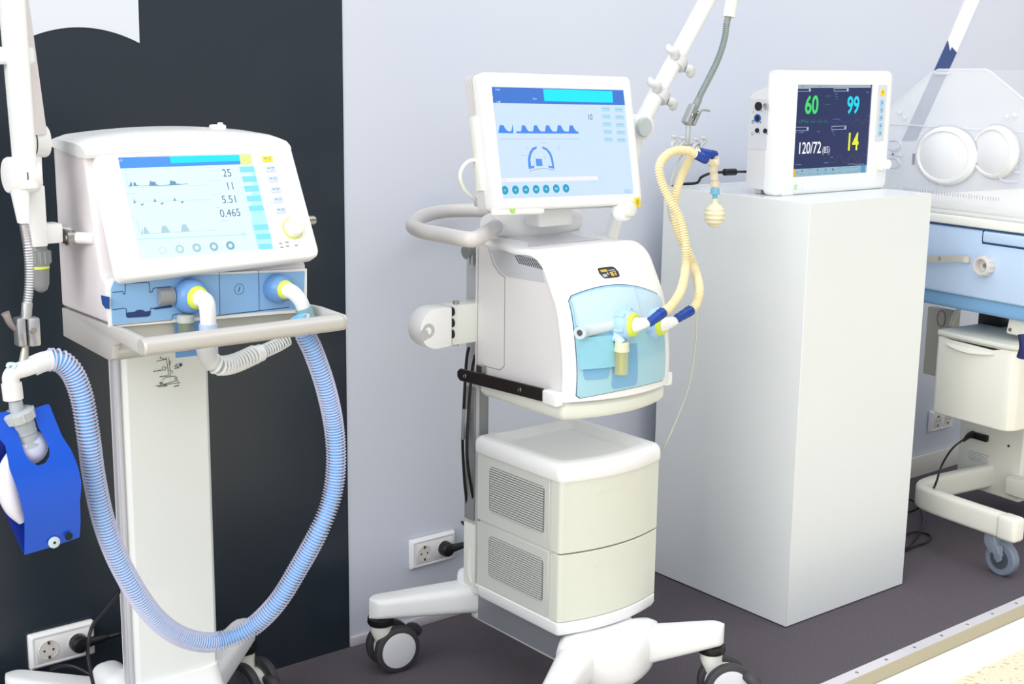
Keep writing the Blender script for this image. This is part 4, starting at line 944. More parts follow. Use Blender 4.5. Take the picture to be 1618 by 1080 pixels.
# =================================================================== left patient connector + test lung
YC=2.0
tc_=thing('wye_connector','frosted clear elbow connector on top of the blue test lung','hose connector',tuple(wy(30,590,YC)))
g=G(); g.tube([wy(55,577,YC),wy(40,582,YC),wy(24,587,YC),wy(17,596,YC),wy(19,612,YC)],.0125,n=20); build('elbow_body',g,FROSTW,tc_)
g=G(); g.tube([wy(18,605,YC),wy(21,630,YC)],.0150,n=22,k=2); build('socket',g,FROSTW,tc_)
g=G(); g.tube([wy(12,580,YC-.005),wy(14,575,YC-.005),wy(24,576,YC-.008),wy(20,583,YC-.008)],.003,n=8); build('port_tab',g,mat('pale_cyan_tab',(200,224,240),.3),tc_)
tlg=thing('test_lung','cobalt blue vinyl covered test lung hanging at the left edge','test lung',tuple(wy(50,700,YC)))
g=G(); ns=[wy(24,632,YC),wy(27,650,YC),wy(33,665,YC),wy(38,682,YC),wy(44,700,YC)]
g.lathe(ns[0],(ns[1]-ns[0]),[(0,.010),(.018,.011)],n=22); nk=build('neck_tube',g,mat('grey_silicone',(176,182,190),.35),tlg)
dn=(ns[3]-ns[1]).normalized()
g=G(); g.lathe(wy(27,648,YC),dn,[(0,.020),(.003,.0245),(.016,.0235),(.018,.019)],n=28)
for k in range(8):
    a=k*math.pi/4; f_=frame(dn); g.cyl(wy(27,648,YC)+dn*.002+(f_[0]*math.cos(a)+f_[1]*math.sin(a))*.0225,wy(27,648,YC)+dn*.014+(f_[0]*math.cos(a)+f_[1]*math.sin(a))*.0225,.003,n=8)
build('collar',g,mat('collar_grey',(178,184,188),.35),nk)
g=G(); g.lathe(wy(33,664,YC),dn,[(0,.0185),(.012,.0185),(.014,.0175),(.020,.0185),(.022,.0170),(.028,.0185),(.034,.0175),(.040,.0205)],n=28); build('bellows_neck',g,mat('bellows_grey',(160,168,178),.3),nk)
g=G(); g.ball(wy(47,706,YC+.004),.027,(1,.9,1.0),24); build('bag',g,mat('pale_violet_bag',(196,200,228),.25),tlg)
# blue cover: front sheet with a U notch, back sheet
OF=[(4,652),(34,645),(36,652),(50,668),(33,690) ]
def sheet(pts,Y,dy,m,name,bulge=.0,par=tlg,thick=.0022):
    g=G()
    # curved sheet: grid filled from outline by scan lines
    P=[wy(*q,Y) for q in pts]
    t=bmesh.new(); vs=[t.verts.new(p) for p in P]; f=t.faces.new(vs)
    za_,zb_=min(p.z for p in P),max(p.z for p in P)
    for k in range(1,22): bmesh.ops.bisect_plane(t,geom=t.verts[:]+t.edges[:]+t.faces[:],plane_co=(0,0,za_+(zb_-za_)*k/22),plane_no=(0,0,1))
    z0=min(p.z for p in P); z1=max(p.z for p in P); 
    for v in t.verts:
        q=(v.co.z-z0)/(z1-z0); off=dy(q); d=(v.co-CP); v.co=V((v.co.x,v.co.y+off,v.co.z))
    bmesh.ops.recalc_face_normals(t,faces=t.faces)
    bmesh.ops.solidify(t,geom=t.faces[:],thickness=thick)
    mp={v:g.v(v.co) for v in t.verts}
    for f in t.faces: g.face([mp[v] for v in f.verts])
    t.free(); return build(name,g,m,par)
front=[(-6,652),(12,650),(20,668),(25,690),(31,712),(38,723),(50,729),(62,725),(69,715),(70,705),(66,692),(56,672),(50,646),(74,638),(78,640),(84,662),(91,685),(103,705),(112,730),(117,755),(116,785),(121,820),(123,846),(80,862),(38,875),(36,860),(30,812),(18,770),(6,735),(2,700),(-6,690)]
sheet(front,YC,lambda q:-.028*math.sin(math.pi*min(1,q*1.02)) ,COBALT,'front_cover')
back=[(0,640),(50,634),(76,640),(60,700),(50,800),(38,874),(30,860),(16,810),(2,775),(-5,700)]
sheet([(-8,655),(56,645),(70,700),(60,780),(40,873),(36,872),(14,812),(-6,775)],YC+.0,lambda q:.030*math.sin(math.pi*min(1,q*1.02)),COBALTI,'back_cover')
g=G(); 
rs=[]
for k in range(9):
    a=R2(100+80*k/8)
g.tube([wy(20,715,YC+.004),wy(14,740,YC+.002),wy(14,770,YC+.002),wy(22,800,YC+.002),wy(36,822,YC+.002)],lambda q:.008+.010*math.sin(math.pi*q),n=18); build('inflated_bag',g,mat('bag_pale_pink_white',(226,224,236),.35),tlg)
g=G(); cc=wy(81,853,YC)+V((0,-.0112,0)); g.lathe(cc,(0,-1,0),[(0,.0092),(.002,.0092),(.003,.0075),(.003,.003)],n=24); gr=build('grommet',g,mat('grommet_pale',(190,208,214),.3),tlg)
g=G(); g.lathe(cc+V((0,-.003,0)),(0,-1,0),[(0,.0022),(.0005,.0022)],n=12); build('grommet_hole',g,BLACK,gr)
g=G(); cc=wy(103,843,YC)+V((0,-.0148,0)); g.lathe(cc,(0,-1,0),[(0,.0062),(.0004,.0062)],n=20); build('punched_hole',g,mat('hole_dark',(14,16,30),.6),tlg)
# =================================================================== centre support arm
A2Y=2.30
a2=thing('support_arm','white tubular support arm rising behind the widescreen display, with grey gooseneck and hose hooks','support arm',tuple(wy(970,372,A2Y)))
def seg(pts,r,m,name,par=a2,n=24,**k):
    g=G(); g.tube(pts,r,n=n,**k); return build(name,g,m,par)
s0=wy(962,385,A2Y); s1=wy(985,312,A2Y)
g=G(); g.rings([[c+V((u*w_,v*.026,0)) for u,v in rrect(0,0,1,1,.3,4)] for c,w_ in ((s0,.034),(wy(972,350,A2Y),.032),(s1,.028))]); build('lower_arm',g,WHITE,a2)
j0=wy(1010,200,A2Y)
seg([s1,wy(1000,250,A2Y),j0],.014,WHITE,'hidden_link')
g=G(); g.rings([[j0+V((.000,h,0))+V((.029*k*math.cos(a),0,.029*k*math.sin(a))) for a in [2*math.pi*i/32 for i in range(32)]] for h,k in ((-.024,.7),(-.022,.93),(-.018,1),(.018,1),(.022,.93),(.024,.6))]); jt_=build('arm_joint',g,WHITE,a2)
g=G(); g.rings([[j0+V((-.008,h,0))+V((.023*k*math.cos(a),0,.023*k*math.sin(a))) for a in [2*math.pi*i/28 for i in range(28)]] for h,k in ((-.030,.9),(-.026,1),(-.02,1))]); build('joint_cap',g,mat('joint_cap_grey',(196,206,206),.4),jt_)
u0_=wy(1010,200,A2Y-.0); u1_=wy(1150,-60,A2Y)
dd=(u1_-u0_)
g=G(); g.tube([u0_,u0_+dd*.30,u0_+dd*.65,u1_],.0200,n=26); build('upper_tube',g,WHITE,a2)
for (x,y) in ((1041,150),(1069,98)):
    c_=wy(x,y,A2Y); t=dd.normalized(); g=G()
    sd=t.cross(V((0,1,0))).normalized()
    g.lathe(c_,t,[(-.012,.0195),(-.012,.0255),(.012,.0255),(.012,.0195)],n=26)
    clp=build('hose_clip',g,mat('clip_grey_white',(214,216,216),.35),a2)
    for s_ in (-1,1):
        g=G(); 
        P_=[c_+sd*(s_*.022)+V((0,-.012,0)),c_+sd*(s_*.034)+t*(.004)+V((0,-.018,0)),c_+sd*(s_*.046)+t*(.001*s_)+V((0,-.012,0)),c_+sd*(s_*.044)+t*(.010)+V((0,0,0))] 
        g.tube(P_,lambda q:.0115-.003*q,n=14); build('clip_jaw',g,mat('clip_grey_white',(214,216,216),.35),clp)
# gooseneck
GY=2.20
seg([wy(1160,-30,GY),wy(1156,0,GY),wy(1152,27,GY)],.0145,WARM,'drop_tube')
seg([wy(1151,26,GY),wy(1149,33,GY),wy(1148,40,GY)],.0075,MIDG,'gooseneck_collar')
g=G(); g.tube([wy(1148,36,GY),wy(1145,60,GY),wy(1136,90,GY),wy(1122,120,GY),wy(1109,145,GY),wy(1103,158,GY)],.0066,n=14,rib=(.0048,.0080),k=10); build('gooseneck',g,mat('teal_grey_gooseneck',(140,154,156),.35,metal=.5),a2)
g=G(); a=wy(1104,156,GY); b=wy(1098,170,GY); g.cyl(a,b,.0088,n=18); build('gooseneck_end',g,MIDG,a2)
ca=wy(1099,168,GY); cb=wy(1086,198,GY); t=(cb-ca).normalized(); sd=t.cross(V((0,1,0))).normalized()
g=G()
g.M=Matrix((sd,V((0,1,0)),t)).transposed().to_4x4(); g.M.translation=ca
L_=(cb-ca).length
g.box((-.016,-.010,0),(.004,.010,L_),.004,3); g.box((.006,-.012,.006),(.015,.010,L_-.006),.003); jw=build('clip_jaw',g,mat('jaw_grey_metal',(164,168,170),.35,metal=.5),a2)
g=G(); g.lathe(ca+t*(L_*.5)+V((0,-.010,0))-sd*.004,(0,-1,0),[(0,.006),(.002,.005)],n=18); build('jaw_screw',g,STEEL,jw)
seg([wy(1101,180,GY-.01),wy(1110,174,GY-.012),wy(1121,175,GY-.012)],.0028,mat('jaw_grey_metal',(164,168,170)),'clip_lever',jw,n=10)
seg([wy(1088,196,GY),wy(1087,212,GY),wy(1086,228,GY)],.0055,mat('stem_light_grey_metal',(190,194,196),.35,metal=.3),'hook_stem')
g=G(); a=wy(1066,240,GY-.0); b=wy(1112,232,GY); g.tube([wy(1066,234,GY),wy(1078,229,GY),wy(1096,227,GY),wy(1110,229,GY)],.004,n=12); hb=build('hook_bar',g,mat('hook_grey_plastic',(196,198,200),.4),a2)
for x,y in ((1062,224),(1075,226),(1096,228),(1108,226)):
    g=G(); s_=1
    g.tube([wy(x-1,y-8,GY-.012),wy(x+5,y-8,GY-.014),wy(x+6,y-3,GY-.012),wy(x+1,y+2,GY-.010),wy(x,y+8,GY-.010),wy(x+4,y+13,GY-.006),wy(x+10,y+12,GY-.002)],lambda q:.0028+.002*math.sin(q*3.0),n=12); build('hose_hook',g,mat('hook_grey_plastic',(196,198,200),.4),hb)
# =================================================================== cream breathing circuit
P1_,P2_=PORTS
def cuff(a,b,par,r=.0105,nm='cuff',m=NAVY):
    g=G(); a=V(a);b=V(b);L=(b-a).length; g.lathe(a,b-a,[(0,r*.82),(L*.03,r*.92),(L*.18,r),(L*.3,r*.92),(L*.36,r*1.02),(L*.62,r*1.05),(L*.7,r*.96),(L*.9,r*1.04),(L,r*.9)],n=22)
    f=frame(b-a); d=(b-a).normalized()
    for k in range(10):
        t=2*math.pi*k/10; o_=(f[0]*math.cos(t)+f[1]*math.sin(t))*(r*1.0); g.cyl(a+d*(L*.66)+o_,a+d*(L*.97)+o_,.0011,n=6)
    return build(nm,g,m,par)
hA=thing('breathing_hose','cream corrugated hose from the left gas port of the centre ventilator up to hooks','hose',tuple(P1_))
ya=P1_.y
c0a=wy(1025,510,ya-.002); c1a=wy(1049,492,ya-.004)
cuff(c0a,c1a,hA)
g=G(); g.tube([c1a,wy(1061,482,P1_.y-.002),wy(1076,458,P1_.y+.01),wy(1083,425,2.05),wy(1083,385,2.06),wy(1074,345,2.08),wy(1058,315,2.10),wy(1045,285,2.12),wy(1042,262,2.13),wy(1052,246,2.14),wy(1068,238,2.145),wy(1086,238,2.14),wy(1100,245,2.135)],.0070,n=16,rib=(.0056,.0101),k=10,wide=True); build('ribbed_tube',g,CREAM,hA)
ye_=wy(1098,244,2.135); yf_=wy(1117,252,2.13)
cuff(ye_,yf_,hA)
hB=thing('breathing_hose','cream corrugated hose from the right gas port of the centre ventilator, crossing the other','hose',tuple(P2_))
c0b=wy(1068,504,P2_.y); c1b=wy(1093,489,P2_.y-.003)
cuff(c0b,c1b,hB)
g=G(); g.tube([c1b,wy(1101,478,P2_.y),wy(1105,455,P2_.y+.02),wy(1098,425,2.09),wy(1086,395,2.11),wy(1073,370,2.12),wy(1066,340,2.13),wy(1068,305,2.14),wy(1078,275,2.16),wy(1088,255,2.17),wy(1096,243,2.175),wy(1106,241,2.17)],.0070,n=16,rib=(.0056,.0101),k=10,wide=True); build('ribbed_tube',g,CREAM,hB)
cuff(wy(1106,240,2.168),wy(1131,246,2.16),hB)
pl_=thing('pressure_line','thin grey sensing tube hanging beside the cream hoses in front of the white pedestal','tube',tuple(wy(1080,250,2.15)))
g=G(); g.tube([wy(1092,236,2.165),wy(1078,245,2.155),wy(1065,270,2.15),wy(1058,300,2.15),wy(1055,330,2.15),wy(1066,365,2.14),wy(1084,405,2.12),wy(1097,445,2.10),wy(1101,490,2.09),wy(1098,550,2.09),wy(1088,610,2.09),wy(1070,660,2.10),wy(1052,700,2.11),wy(1040,718,2.13)],.0021,n=8,k=10); build('tubing',g,TUBE,pl_)
wy1=thing('wye_connector','clear yellowish wye connector joining both blue cuffs above the balloon','hose connector',tuple(wy(1128,262,2.13)))
g=G(); g.tube([yf_-V((.004,0,0)),wy(1124,258,2.13),wy(1128,266,2.13)],.0075,n=18); g.tube([wy(1131,247,2.158),wy(1132,256,2.145),wy(1128,268,2.13)],.0075,n=18); yb_=build('wye_body',g,CREAMT,wy1)
g=G(); g.ball(wy(1128,258,2.135),.013,(1,1,.8),20); g.tube([wy(1126,262,2.13),wy(1128,274,2.13),wy(1129,283,2.13)],.0095,n=20); build('wye_chamber',g,CREAMT,yb_)
g=G(); g.tube([wy(1129,280,2.13),wy(1130,288,2.13),wy(1130,300,2.13)],.0072,n=20); build('wye_outlet',g,CREAMT,yb_)
g=G(); q0=wy(1130,297,2.13); g.lathe(q0,(0,0,-1),[(0,.0095),(.001,.0105),(.010,.0105),(.011,.012),(.013,.012),(.014,.010),(.014,.006),(.024,.0055)],n=24); build('adapter',g,mat('clear_blue_adapter',(120,190,224),.15,alpha=.8),wy1)
g=G(); q0=wy(1130,286,2.13); g.lathe(q0,(0,0,-1),[(0,.0110),(.012,.0110),(.013,.0095)],n=24); build('adapter_sleeve',g,CREAMT,wy1)
q1=wy(1130,313,2.13)
bl=thing('test_lung','small cream ribbed balloon test lung hanging in front of the white pedestal','test lung',tuple(q1))
rb=[(0,.006),(.010,.0065),(.014,.010)]
n=5
for k in range(26):
    t=k/25; z=.014+.052*t; R_=.0245*math.sqrt(max(.02,1-((t-.48)/.56)**2)); rb.append((z,R_+.0013*math.cos(2*math.pi*n*t)))
rb.append((.0675,.006))
g=G(); g.lathe(q1,(0,0,-1),rb,n=30); build('balloon',g,mat('cream_balloon_silicone',(238,232,200),.35,alpha=.86),bl)
# =================================================================== patient monitor
mn=thing('patient_monitor','white patient monitor with dark vital signs screen standing on the white pedestal','patient monitor',(2.90,2.30,1.10))
MY=2.235; MXL=wy(1226,300,MY).x; MXR=wy(1402,290,MY).x; MZ0=1.112; MZ1=wy(1310,111,MY).z
K=Plane((wy(1316,208,MY).x,MY,1.26),V((math.cos(R2(-.8)),math.sin(R2(-.8)),0)),(0,0,1))
MZ1=K.p(*K.uv(1310,111.5)).z
MYB=wx(1183,200,MXL+.006).y
prf=[(MY+.02,MZ0),(MYB,MZ0+.003),(MYB,1.345),(MYB-.012,1.357),(MYB-.045,1.368),(MYB-.056,1.376),(MYB-.060,1.39),(MYB-.0605,MZ1-.003),(MY+.02,MZ1)]
mr_=wx(1215,112,MXL+.006).y; ml_=wx(1213,137,MXL+.006)
prf=[(MY+.02,MZ0),(MYB,MZ0+.003),(MYB,wx(1183,152,MXL+.006).z),(MYB-.008,wx(1186,147,MXL+.006).z),(wx(1205,140,MXL+.006).y,wx(1205,140,MXL+.006).z),(ml_.y,ml_.z),(mr_+.002,ml_.z+.010),(mr_,MZ1-.004),(MY+.02,MZ1-.001)]
g=G(); g.prism([(MXL+.004,y,z) for y,z in prf],(MXR-MXL-.008,0,0),.003,2,.5); mb=build('housing',g,mat('monitor_side_white',(222,222,224),.4),mn)
g=G(K.M()); cl_,ct_=K.uv(1226,305),K.uv(1235,111)
u0=K.uv(1225,300)[0]; u1=K.uv(1401,290)[0]; v0=K.uv(1310,304.5)[1]; v1=K.uv(1310,111.5)[1]
fw,fh=u1-u0,v1-v0; fcx,fcy=(u0+u1)/2,(v0+v1)/2
oo=rrect(fcx,fcy,fw,fh,.016,5)
def rm(dx,z): return [(fcx+(x-fcx)*(1-2*dx/fw),fcy+(y-fcy)*(1-2*dx/fh),z) for x,y in oo]
SLm=[K.uv(*q) for q in ((1260.5,134.5),(1379.5,133),(1370,272.5),(1253.5,280))]
mw=((SLm[1][0]-SLm[0][0])+(SLm[2][0]-SLm[3][0]))/2; mh=((SLm[0][1]-SLm[3][1])+(SLm[1][1]-SLm[2][1]))/2
mcx=sum(q[0] for q in SLm)/4; mcy=sum(q[1] for q in SLm)/4
lcm=rrect(mcx,mcy,mw,mh,.0008,5)
g.rings([rm(.001,-.040),rm(0,-.030),rm(0,-.010),rm(.003,-.003),rm(.008,-.0002),rm(.014,.0008),[(x,y,.0) for x,y in lcm],[(x,y,-.003) for x,y in lcm]])
bz=build('bezel',g,WHITE,mn)
g=G(); g.face([g.v(K.p(mcx+a*mw/2,mcy+b*mh/2,-.0028)) for a,b in ((-1,-1),(1,-1),(1,1),(-1,1))]); ms=build('screen',g,emis('monitor_navy',(44,54,96),.85,(16,18,30)),bz)
def m_(x,y): return (1240+x/5.682,120+y/5.684)
ZM=-.0025
def PM(g,pts,d=0): pquad(g,K,[m_(*q) for q in pts],ZM+d)
g=G(); PM(g,[(121,80),(780,76),(779,106),(120,108)]); build('status_bar',g,emis('monitor_grey_bar',(168,182,196),.85),ms)
g=G(); PM(g,[(82,838),(742,800),(738,868),(78,908)],.0001); tb=build('tool_bar',g,emis('monitor_pale_bar',(150,188,208),.85),ms)
g=G(); PM(g,[(82,838),(106,836),(102,906),(78,908)],.0003); build('alarm_tile',g,emis('monitor_amber',(222,180,50),.9),ms)
g=G(); PM(g,[(690,803),(730,801),(726,866),(686,868)],.0003); build('menu_tile',g,emis('monitor_blue_tile',(90,150,196),.9),ms)
def mt(t,x,y,h,sx_,col,nm,al='LEFT',bold=0):
    g=G(); u,v=K.uv(*m_(x,y)); text_g(g,K,t,u,v,h,ZM+.0005,sx_,al,bold); build(nm,g,emis(nm+'_light',col,1.0),ms)
px2=lambda a,b:abs(K.uv(*m_(*a))[1]-K.uv(*m_(*b))[1])
mt('60',183,336,px2((180,178),(183,336)),.84,(70,214,110),'heart_rate_readout',bold=.022)
mt('99',560,334,px2((560,186),(560,336)),.84,(40,206,232),'saturation_readout',bold=.022)
mt('14',552,666,px2((552,514),(552,668)),.82,(222,232,50),'respiration_readout',bold=.022)
mt('120/72',118,700,px2((118,596),(118,700)),.80,(236,238,246),'pressure_readout',bold=.010)
mt('(85)',340,692,px2((340,634),(340,692)),.80,(226,228,236),'mean_pressure_readout',bold=.0)
g=G()
for a in (((120,112),(238,112),(238,138),(120,138)),((448,112),(578,112),(578,136),(448,136)),((100,460),(220,460),(216,490),(98,492)),((428,452),(558,448),(556,478),(426,482))):
    pline(g,K,[m_(*q) for q in a+(a[0],)],.0011,ZM+.0004)
for x,y in ((231,125),(570,124),(210,474),(548,464)): pquad(g,K,[m_(x-6,y-10),m_(x+6,y-10),m_(x+5,y+10),m_(x-7,y+10)],ZM+.0005)
build('label_box',g,emis('monitor_pale_line',(190,204,226),.9),ms)
g=G()
x=122; yb=414; pts=[]
while x<404:
    pts+= [(x,yb),(x+8,yb-3)]; 
    if int((x-122)/28)%2==0: pts+=[(x+11,yb+6),(x+13,yb-42+((x*7)%19)),(x+15,yb+10)]
    x+=19; yb-=.3
pline(g,K,[m_(*q) for q in pts],.0006,ZM+.0004); build('ecg_trace',g,emis('monitor_green_trace',(50,140,90),.9),ms)
g=G(); pts=[(412,400),(430,420),(470,440),(480,420),(500,392),(520,410),(550,432),(566,404),(590,412),(622,440),(634,404),(644,382),(670,402),(704,432),(716,400),(726,384),(742,400),(760,400)]
pline(g,K,[m_(*q) for q in pts],.0006,ZM+.0004); build('pleth_trace',g,emis('monitor_teal_trace',(54,116,140),.9),ms)
g=G(); pts=[(416,780),(452,778),(466,760),(480,716),(496,708),(510,716),(522,762),(534,776),(570,774),(582,752),(596,712),(612,706),(630,714),(638,756),(648,770),(680,768),(690,730),(702,704),(722,702),(736,716)]
pline(g,K,[m_(*q) for q in pts],.0006,ZM+.0004); build('respiration_trace',g,emis('monitor_olive_trace',(120,120,60),.8),ms)
g=G()
for a,w_ in (((372,180),50),((368,256),44),((155,398),30)): pline(g,K,[m_(*a),m_(a[0]+w_,a[1])],.0014,ZM+.0004)
for i in range(4): pline(g,K,[m_(122,160+i*14),m_(130,160+i*14)],.0008,ZM+.0004)
build('green_print',g,emis('monitor_green_trace',(50,140,90),.9),ms)
g=G()
for (x,y,w_) in ((455,156,26),(458,170,14),(460,186,20),(466,208,14),(440,388,60)): pline(g,K,[m_(x,y),m_(x+w_,y)],.0012,ZM+.0004)
build('cyan_print',g,emis('monitor_cyan_print',(50,150,180),.9),ms)
g=G()
for (x,y,w_) in ((156,93,26),(300,94,8),(315,95,28),(370,96,14)): pline(g,K,[m_(x,y),m_(x+w_,y)],.0008,ZM+.0003)
for i,x in enumerate((118,162,232,302,372,438,500,570,634,676)):
    yy=856-(x-118)*.045
    if i in (0,9): pquad(g,K,[m_(x-3,yy+20),m_(x+5,yy+13),m_(x-3,yy+4)],ZM+.0003)
    elif i in (1,3,4,5): u,v=K.uv(*m_(x,yy-2)); pdisc(g,K,u,v,.0028,ZM+.0003,14,.0014 if i!=5 else .0); pline(g,K,[m_(x-22,yy+30),m_(x+24,yy+27)],.0006,ZM+.0003)
    else: pline(g,K,[m_(x-20,yy-12),m_(x+22,yy-14)],.0004,ZM+.0003); pline(g,K,[m_(x-20,yy+28),m_(x+24,yy+25)],.0006,ZM+.0003)
build('dark_print',g,emis('monitor_dark_ink',(48,66,92),.8),ms)
g=G()
for (x,y,w_) in ((102,510,14),(138,508,40),(300,500,20),(428,496,16),(440,516,6),(448,530,8),(104,796,50),(356,780,40),(416,730,24),(570,792,18),(592,790,36),(630,792,90),(738,146,22),(754,356,8)): pline(g,K,[m_(x,y),m_(x+w_,y-1)],.0012,ZM+.0004)
build('pale_print',g,emis('monitor_pale_print',(150,168,196),.8),ms)
# keypad strip, knob, power symbol
g=G(K.M()); a=[K.uv(*m_(*q)) for q in ((838,80),(918,78),(884,592),(806,588))]; uc=(a[0][0]+a[1][0]+a[2][0]+a[3][0])/4
g.prism([(u,v,.0004) for u,v in rrect(uc,(a[0][1]+a[3][1])/2,a[1][0]-a[0][0],a[0][1]-a[3][1],.004)],(0,0,.0008)); ks=build('key_strip',g,mat('key_strip_grey',(214,217,222),.4),bz)
for i,(x,y) in enumerate(((880,145),(871,240),(865,305),(859,375),(853,445),(848,512))):
    u,v=K.uv(*m_(x,y)); u=uc; g=G(K.M()); g.prism([(p,q,.001) for p,q in rrect(u,v,.0165,.0155 if i else .016,.0015,3)],(0,0,.0012)); kk=build('membrane_key',g,YEL if i==0 else mat('monitor_blue_key',(158,200,226),.4),ks)
    g=G(); pdisc(g,K,u,v,.0026,.0026,12,.0012); build('key_symbol',g,mat('key_symbol_ink',(90,110,60) if i==0 else (60,110,160),.5) if i else mat('key_symbol_olive',(150,130,20),.5),kk)
u,v=K.uv(*m_(855,788)); g=G(K.M()); g.lathe((u,v,.0004),(0,0,1),[(0,.0205),(.0012,.0205),(.0022,.018)],n=36); build('knob_ring',g,mat('knob_halo_pale_lime',(226,232,200),.4),bz)
g=G(K.M()); g.lathe((u,v,.0012),(0,0,1),[(0,.0178),(.012,.0170),(.014,.0155),(.016,.0135),(.026,.0130),(.028,.011),(.0285,.004)],n=36); build('rotary_knob',g,WHITE,bz)
g=G(); u,v=K.uv(1256.5,295.5); pdisc(g,K,u,v,.0065,.0018,26,.0050); pdisc(g,K,u,v,.0014,.0018,10); build('power_symbol',g,mat('power_green',(150,214,130),.4),bz)
g=G(); u,v=K.uv(1267,298.5); pline(g,K,[(u,v-.002),(u+.0015,v+.002),(u+.003,v-.002)],.0007,.0014,px=False); u,v=K.uv(1262,298.5); pdisc(g,K,u,v,.001,.0014,8); build('power_print',g,mat('faint_grey_print',(170,172,176),.5),bz)
for x,y in ((MXL+.03,MY+.012),(MXR-.055,MY+.012),(MXL+.03,MYB-.02),(MXR-.055,MYB-.02)):
    g=G(); g.box((x,y-.010,1.1003),(x+.042,y+.012,MZ0+.004),.002); build('foot',g,WHITE,mn)
# side connector panel
XP=MXL+.0035; SPm=Plane((XP,2.31,1.23),(0,-1,0),(0,0,1))
def s7(x,y): return (1170+x/4.908,100+y/4.909)
g=G(); t=[SPm.uv(*s7(*q)) for q in ((68,285),(72,278),(258,280),(264,286),(243,660),(238,668),(82,664),(76,656))]; g.prism([SPm.p(u,v,0) for u,v in t],SPm.n*.0012); cp=build('connector_panel',g,mat('connector_panel_grey',(208,211,216),.4),mn)
def conn(x,y,r,m1,m2,nm,d=.003):
    u,v=SPm.uv(*s7(x,y)); c_=SPm.p(u,v,.001); g=G(); g.lathe(c_,SPm.n,[(0,r),(d,r),(d,r*.78),(d*.6,r*.72)],n=26); k=build(nm,g,m1,cp); g=G(); g.lathe(c_,SPm.n,[(d*.55,r*.70),(d*.62,r*.70)],n=22); build('socket_bore',g,m2,k)
conn(144,333,.0112,BLACK,BLACK,'ecg_socket'); conn(208,332,.0080,ALU,STEEL,'pressure_socket',.008); conn(137,426,.0105,mat('blue_socket',(36,96,200),.35),BLACK,'blue_socket'); conn(134,520,.0060,BLACK,BLACK,'temperature_socket'); conn(197,524,.0060,BLACK,BLACK,'temperature_socket')
g=G(); u,v=SPm.uv(*s7(100,453)); pdisc(g,SPm,u,v,.0042,.0016,16,.0026); u,v=SPm.uv(*s7(96,546)); pdisc(g,SPm,u,v,.0036,.0016,12,.0026); 
for x,y in ((166,368),(228,366),(150,542),(212,546),(158,458)): u,v=SPm.uv(*s7(x,y)); pdisc(g,SPm,u,v,.0016,.0016,10)
build('panel_print',g,PRINT,cp)
g=G(); u,v=SPm.uv(*s7(103,374)); pline(g,SPm,[(u-.003,v-.003),(u,v+.0025),(u+.003,v-.003),(u-.003,v-.003)],.0008,.0016,px=False); build('warning_triangle',g,mat('print_ochre',(196,160,60),.5),cp)
# cable with ferrite at the back of the monitor
cb_=thing('power_cable','black cable with ferrite bead lying on the pedestal behind the monitor','cable',tuple(wz(1110,292,1.1)))
Yc=2.52
g=G(); g.tube([(2.66,2.6,1.02),(2.655,2.592,1.08),(2.66,2.575,1.104),wy(1100,289,Yc+.03),wy(1108,280,Yc),wy(1122,274,Yc),wy(1140,272,Yc),wy(1160,271.5,Yc),wy(1185,271,Yc),(MXL+.15,MYB+.03,1.15),(MXL+.16,MYB+.001,1.16)],.0038,n=10); build('cord',g,BLACK,cb_)
g=G(); a=wy(1144,272,Yc); b=wy(1162,271.5,Yc); g.lathe(a,b-a,[(0,.006),(.002,.0095),((b-a).length-.002,.0095),((b-a).length,.006)],n=20); build('ferrite_bead',g,BLACK,cb_)
# =================================================================== wall sockets
def socket_box(xc,zc,label,two=True,d=.014):
    t=thing('wall_socket',label,'power socket',(xc,WALL-.0025,zc),group=None)
    g=G(); w_,h_=.140,.078
    def rg(dx,y): return [(xc+(x)*(1-2*dx/w_),WALL-.0025-y,zc+(z)*(1-2*dx/h_)) for x,z in rrect(0,0,w_,h_,.004,3)]
    g.rings([rg(0,0),rg(0,d*.5),rg(.006,d),rg(.010,d),rg(.011,d-.0006),rg(.012,d)])
    pl=build('socket_frame',g,SOCK,t)
    for s_ in (-1,1):
        c=V((xc+s_*.031,WALL-.0025-d,zc)); g=G(); g.lathe(c,(0,-1,0),[(-.0002,.0215),(.0012,.0210),(.0012,.0198),(.0001,.0190)],n=36,cap=False); w2=build('socket_well',g,SOCKI,pl)
        g=G(); g.cyl(c+V((0,-.0003,0)),c+V((0,-.0006,0)),.0195,n=32); build('well_floor',g,SOCKI,w2)
        g=G()
        for k in (-1,1): g.cyl(c+V((k*.0095,-.0006,-.001)),c+V((k*.0095,-.0009,-.001)),.0024,n=12)
        build('pin_hole',g,BLACK,w2)
        g=G()
        for k in (-1,1): g.box(c+V((-.0022,-.0034,k*.0160-.003)),c+V((.0022,-.0006,k*.0160+.003)))
        build('earth_clip',g,BRASS,w2)
    return xc,zc,d
a=wy(49,1003,WALL-.01); b=wy(143,980,WALL-.01); c_=wy(50,1058,WALL-.01)
xl=(a.x+b.x)/2; zl=a.z-.039
socket_box(xl,zl,'double wall socket at lower left on the black wall, one black plug in it')
a=wy(651,849,WALL-.01); b=wy(716,839,WALL-.01)
xm=(a.x+b.x)/2; zm=(wy(651,851,WALL-.01).z+wy(652,902,WALL-.01).z)/2
socket_box(xm,zm,'double wall socket on the white wall left of the centre ventilator column')
a=wy(1468,667,WALL-.01); socket_box(a.x+.075,a.z,'double wall socket low on the white wall below the incubator drawer')
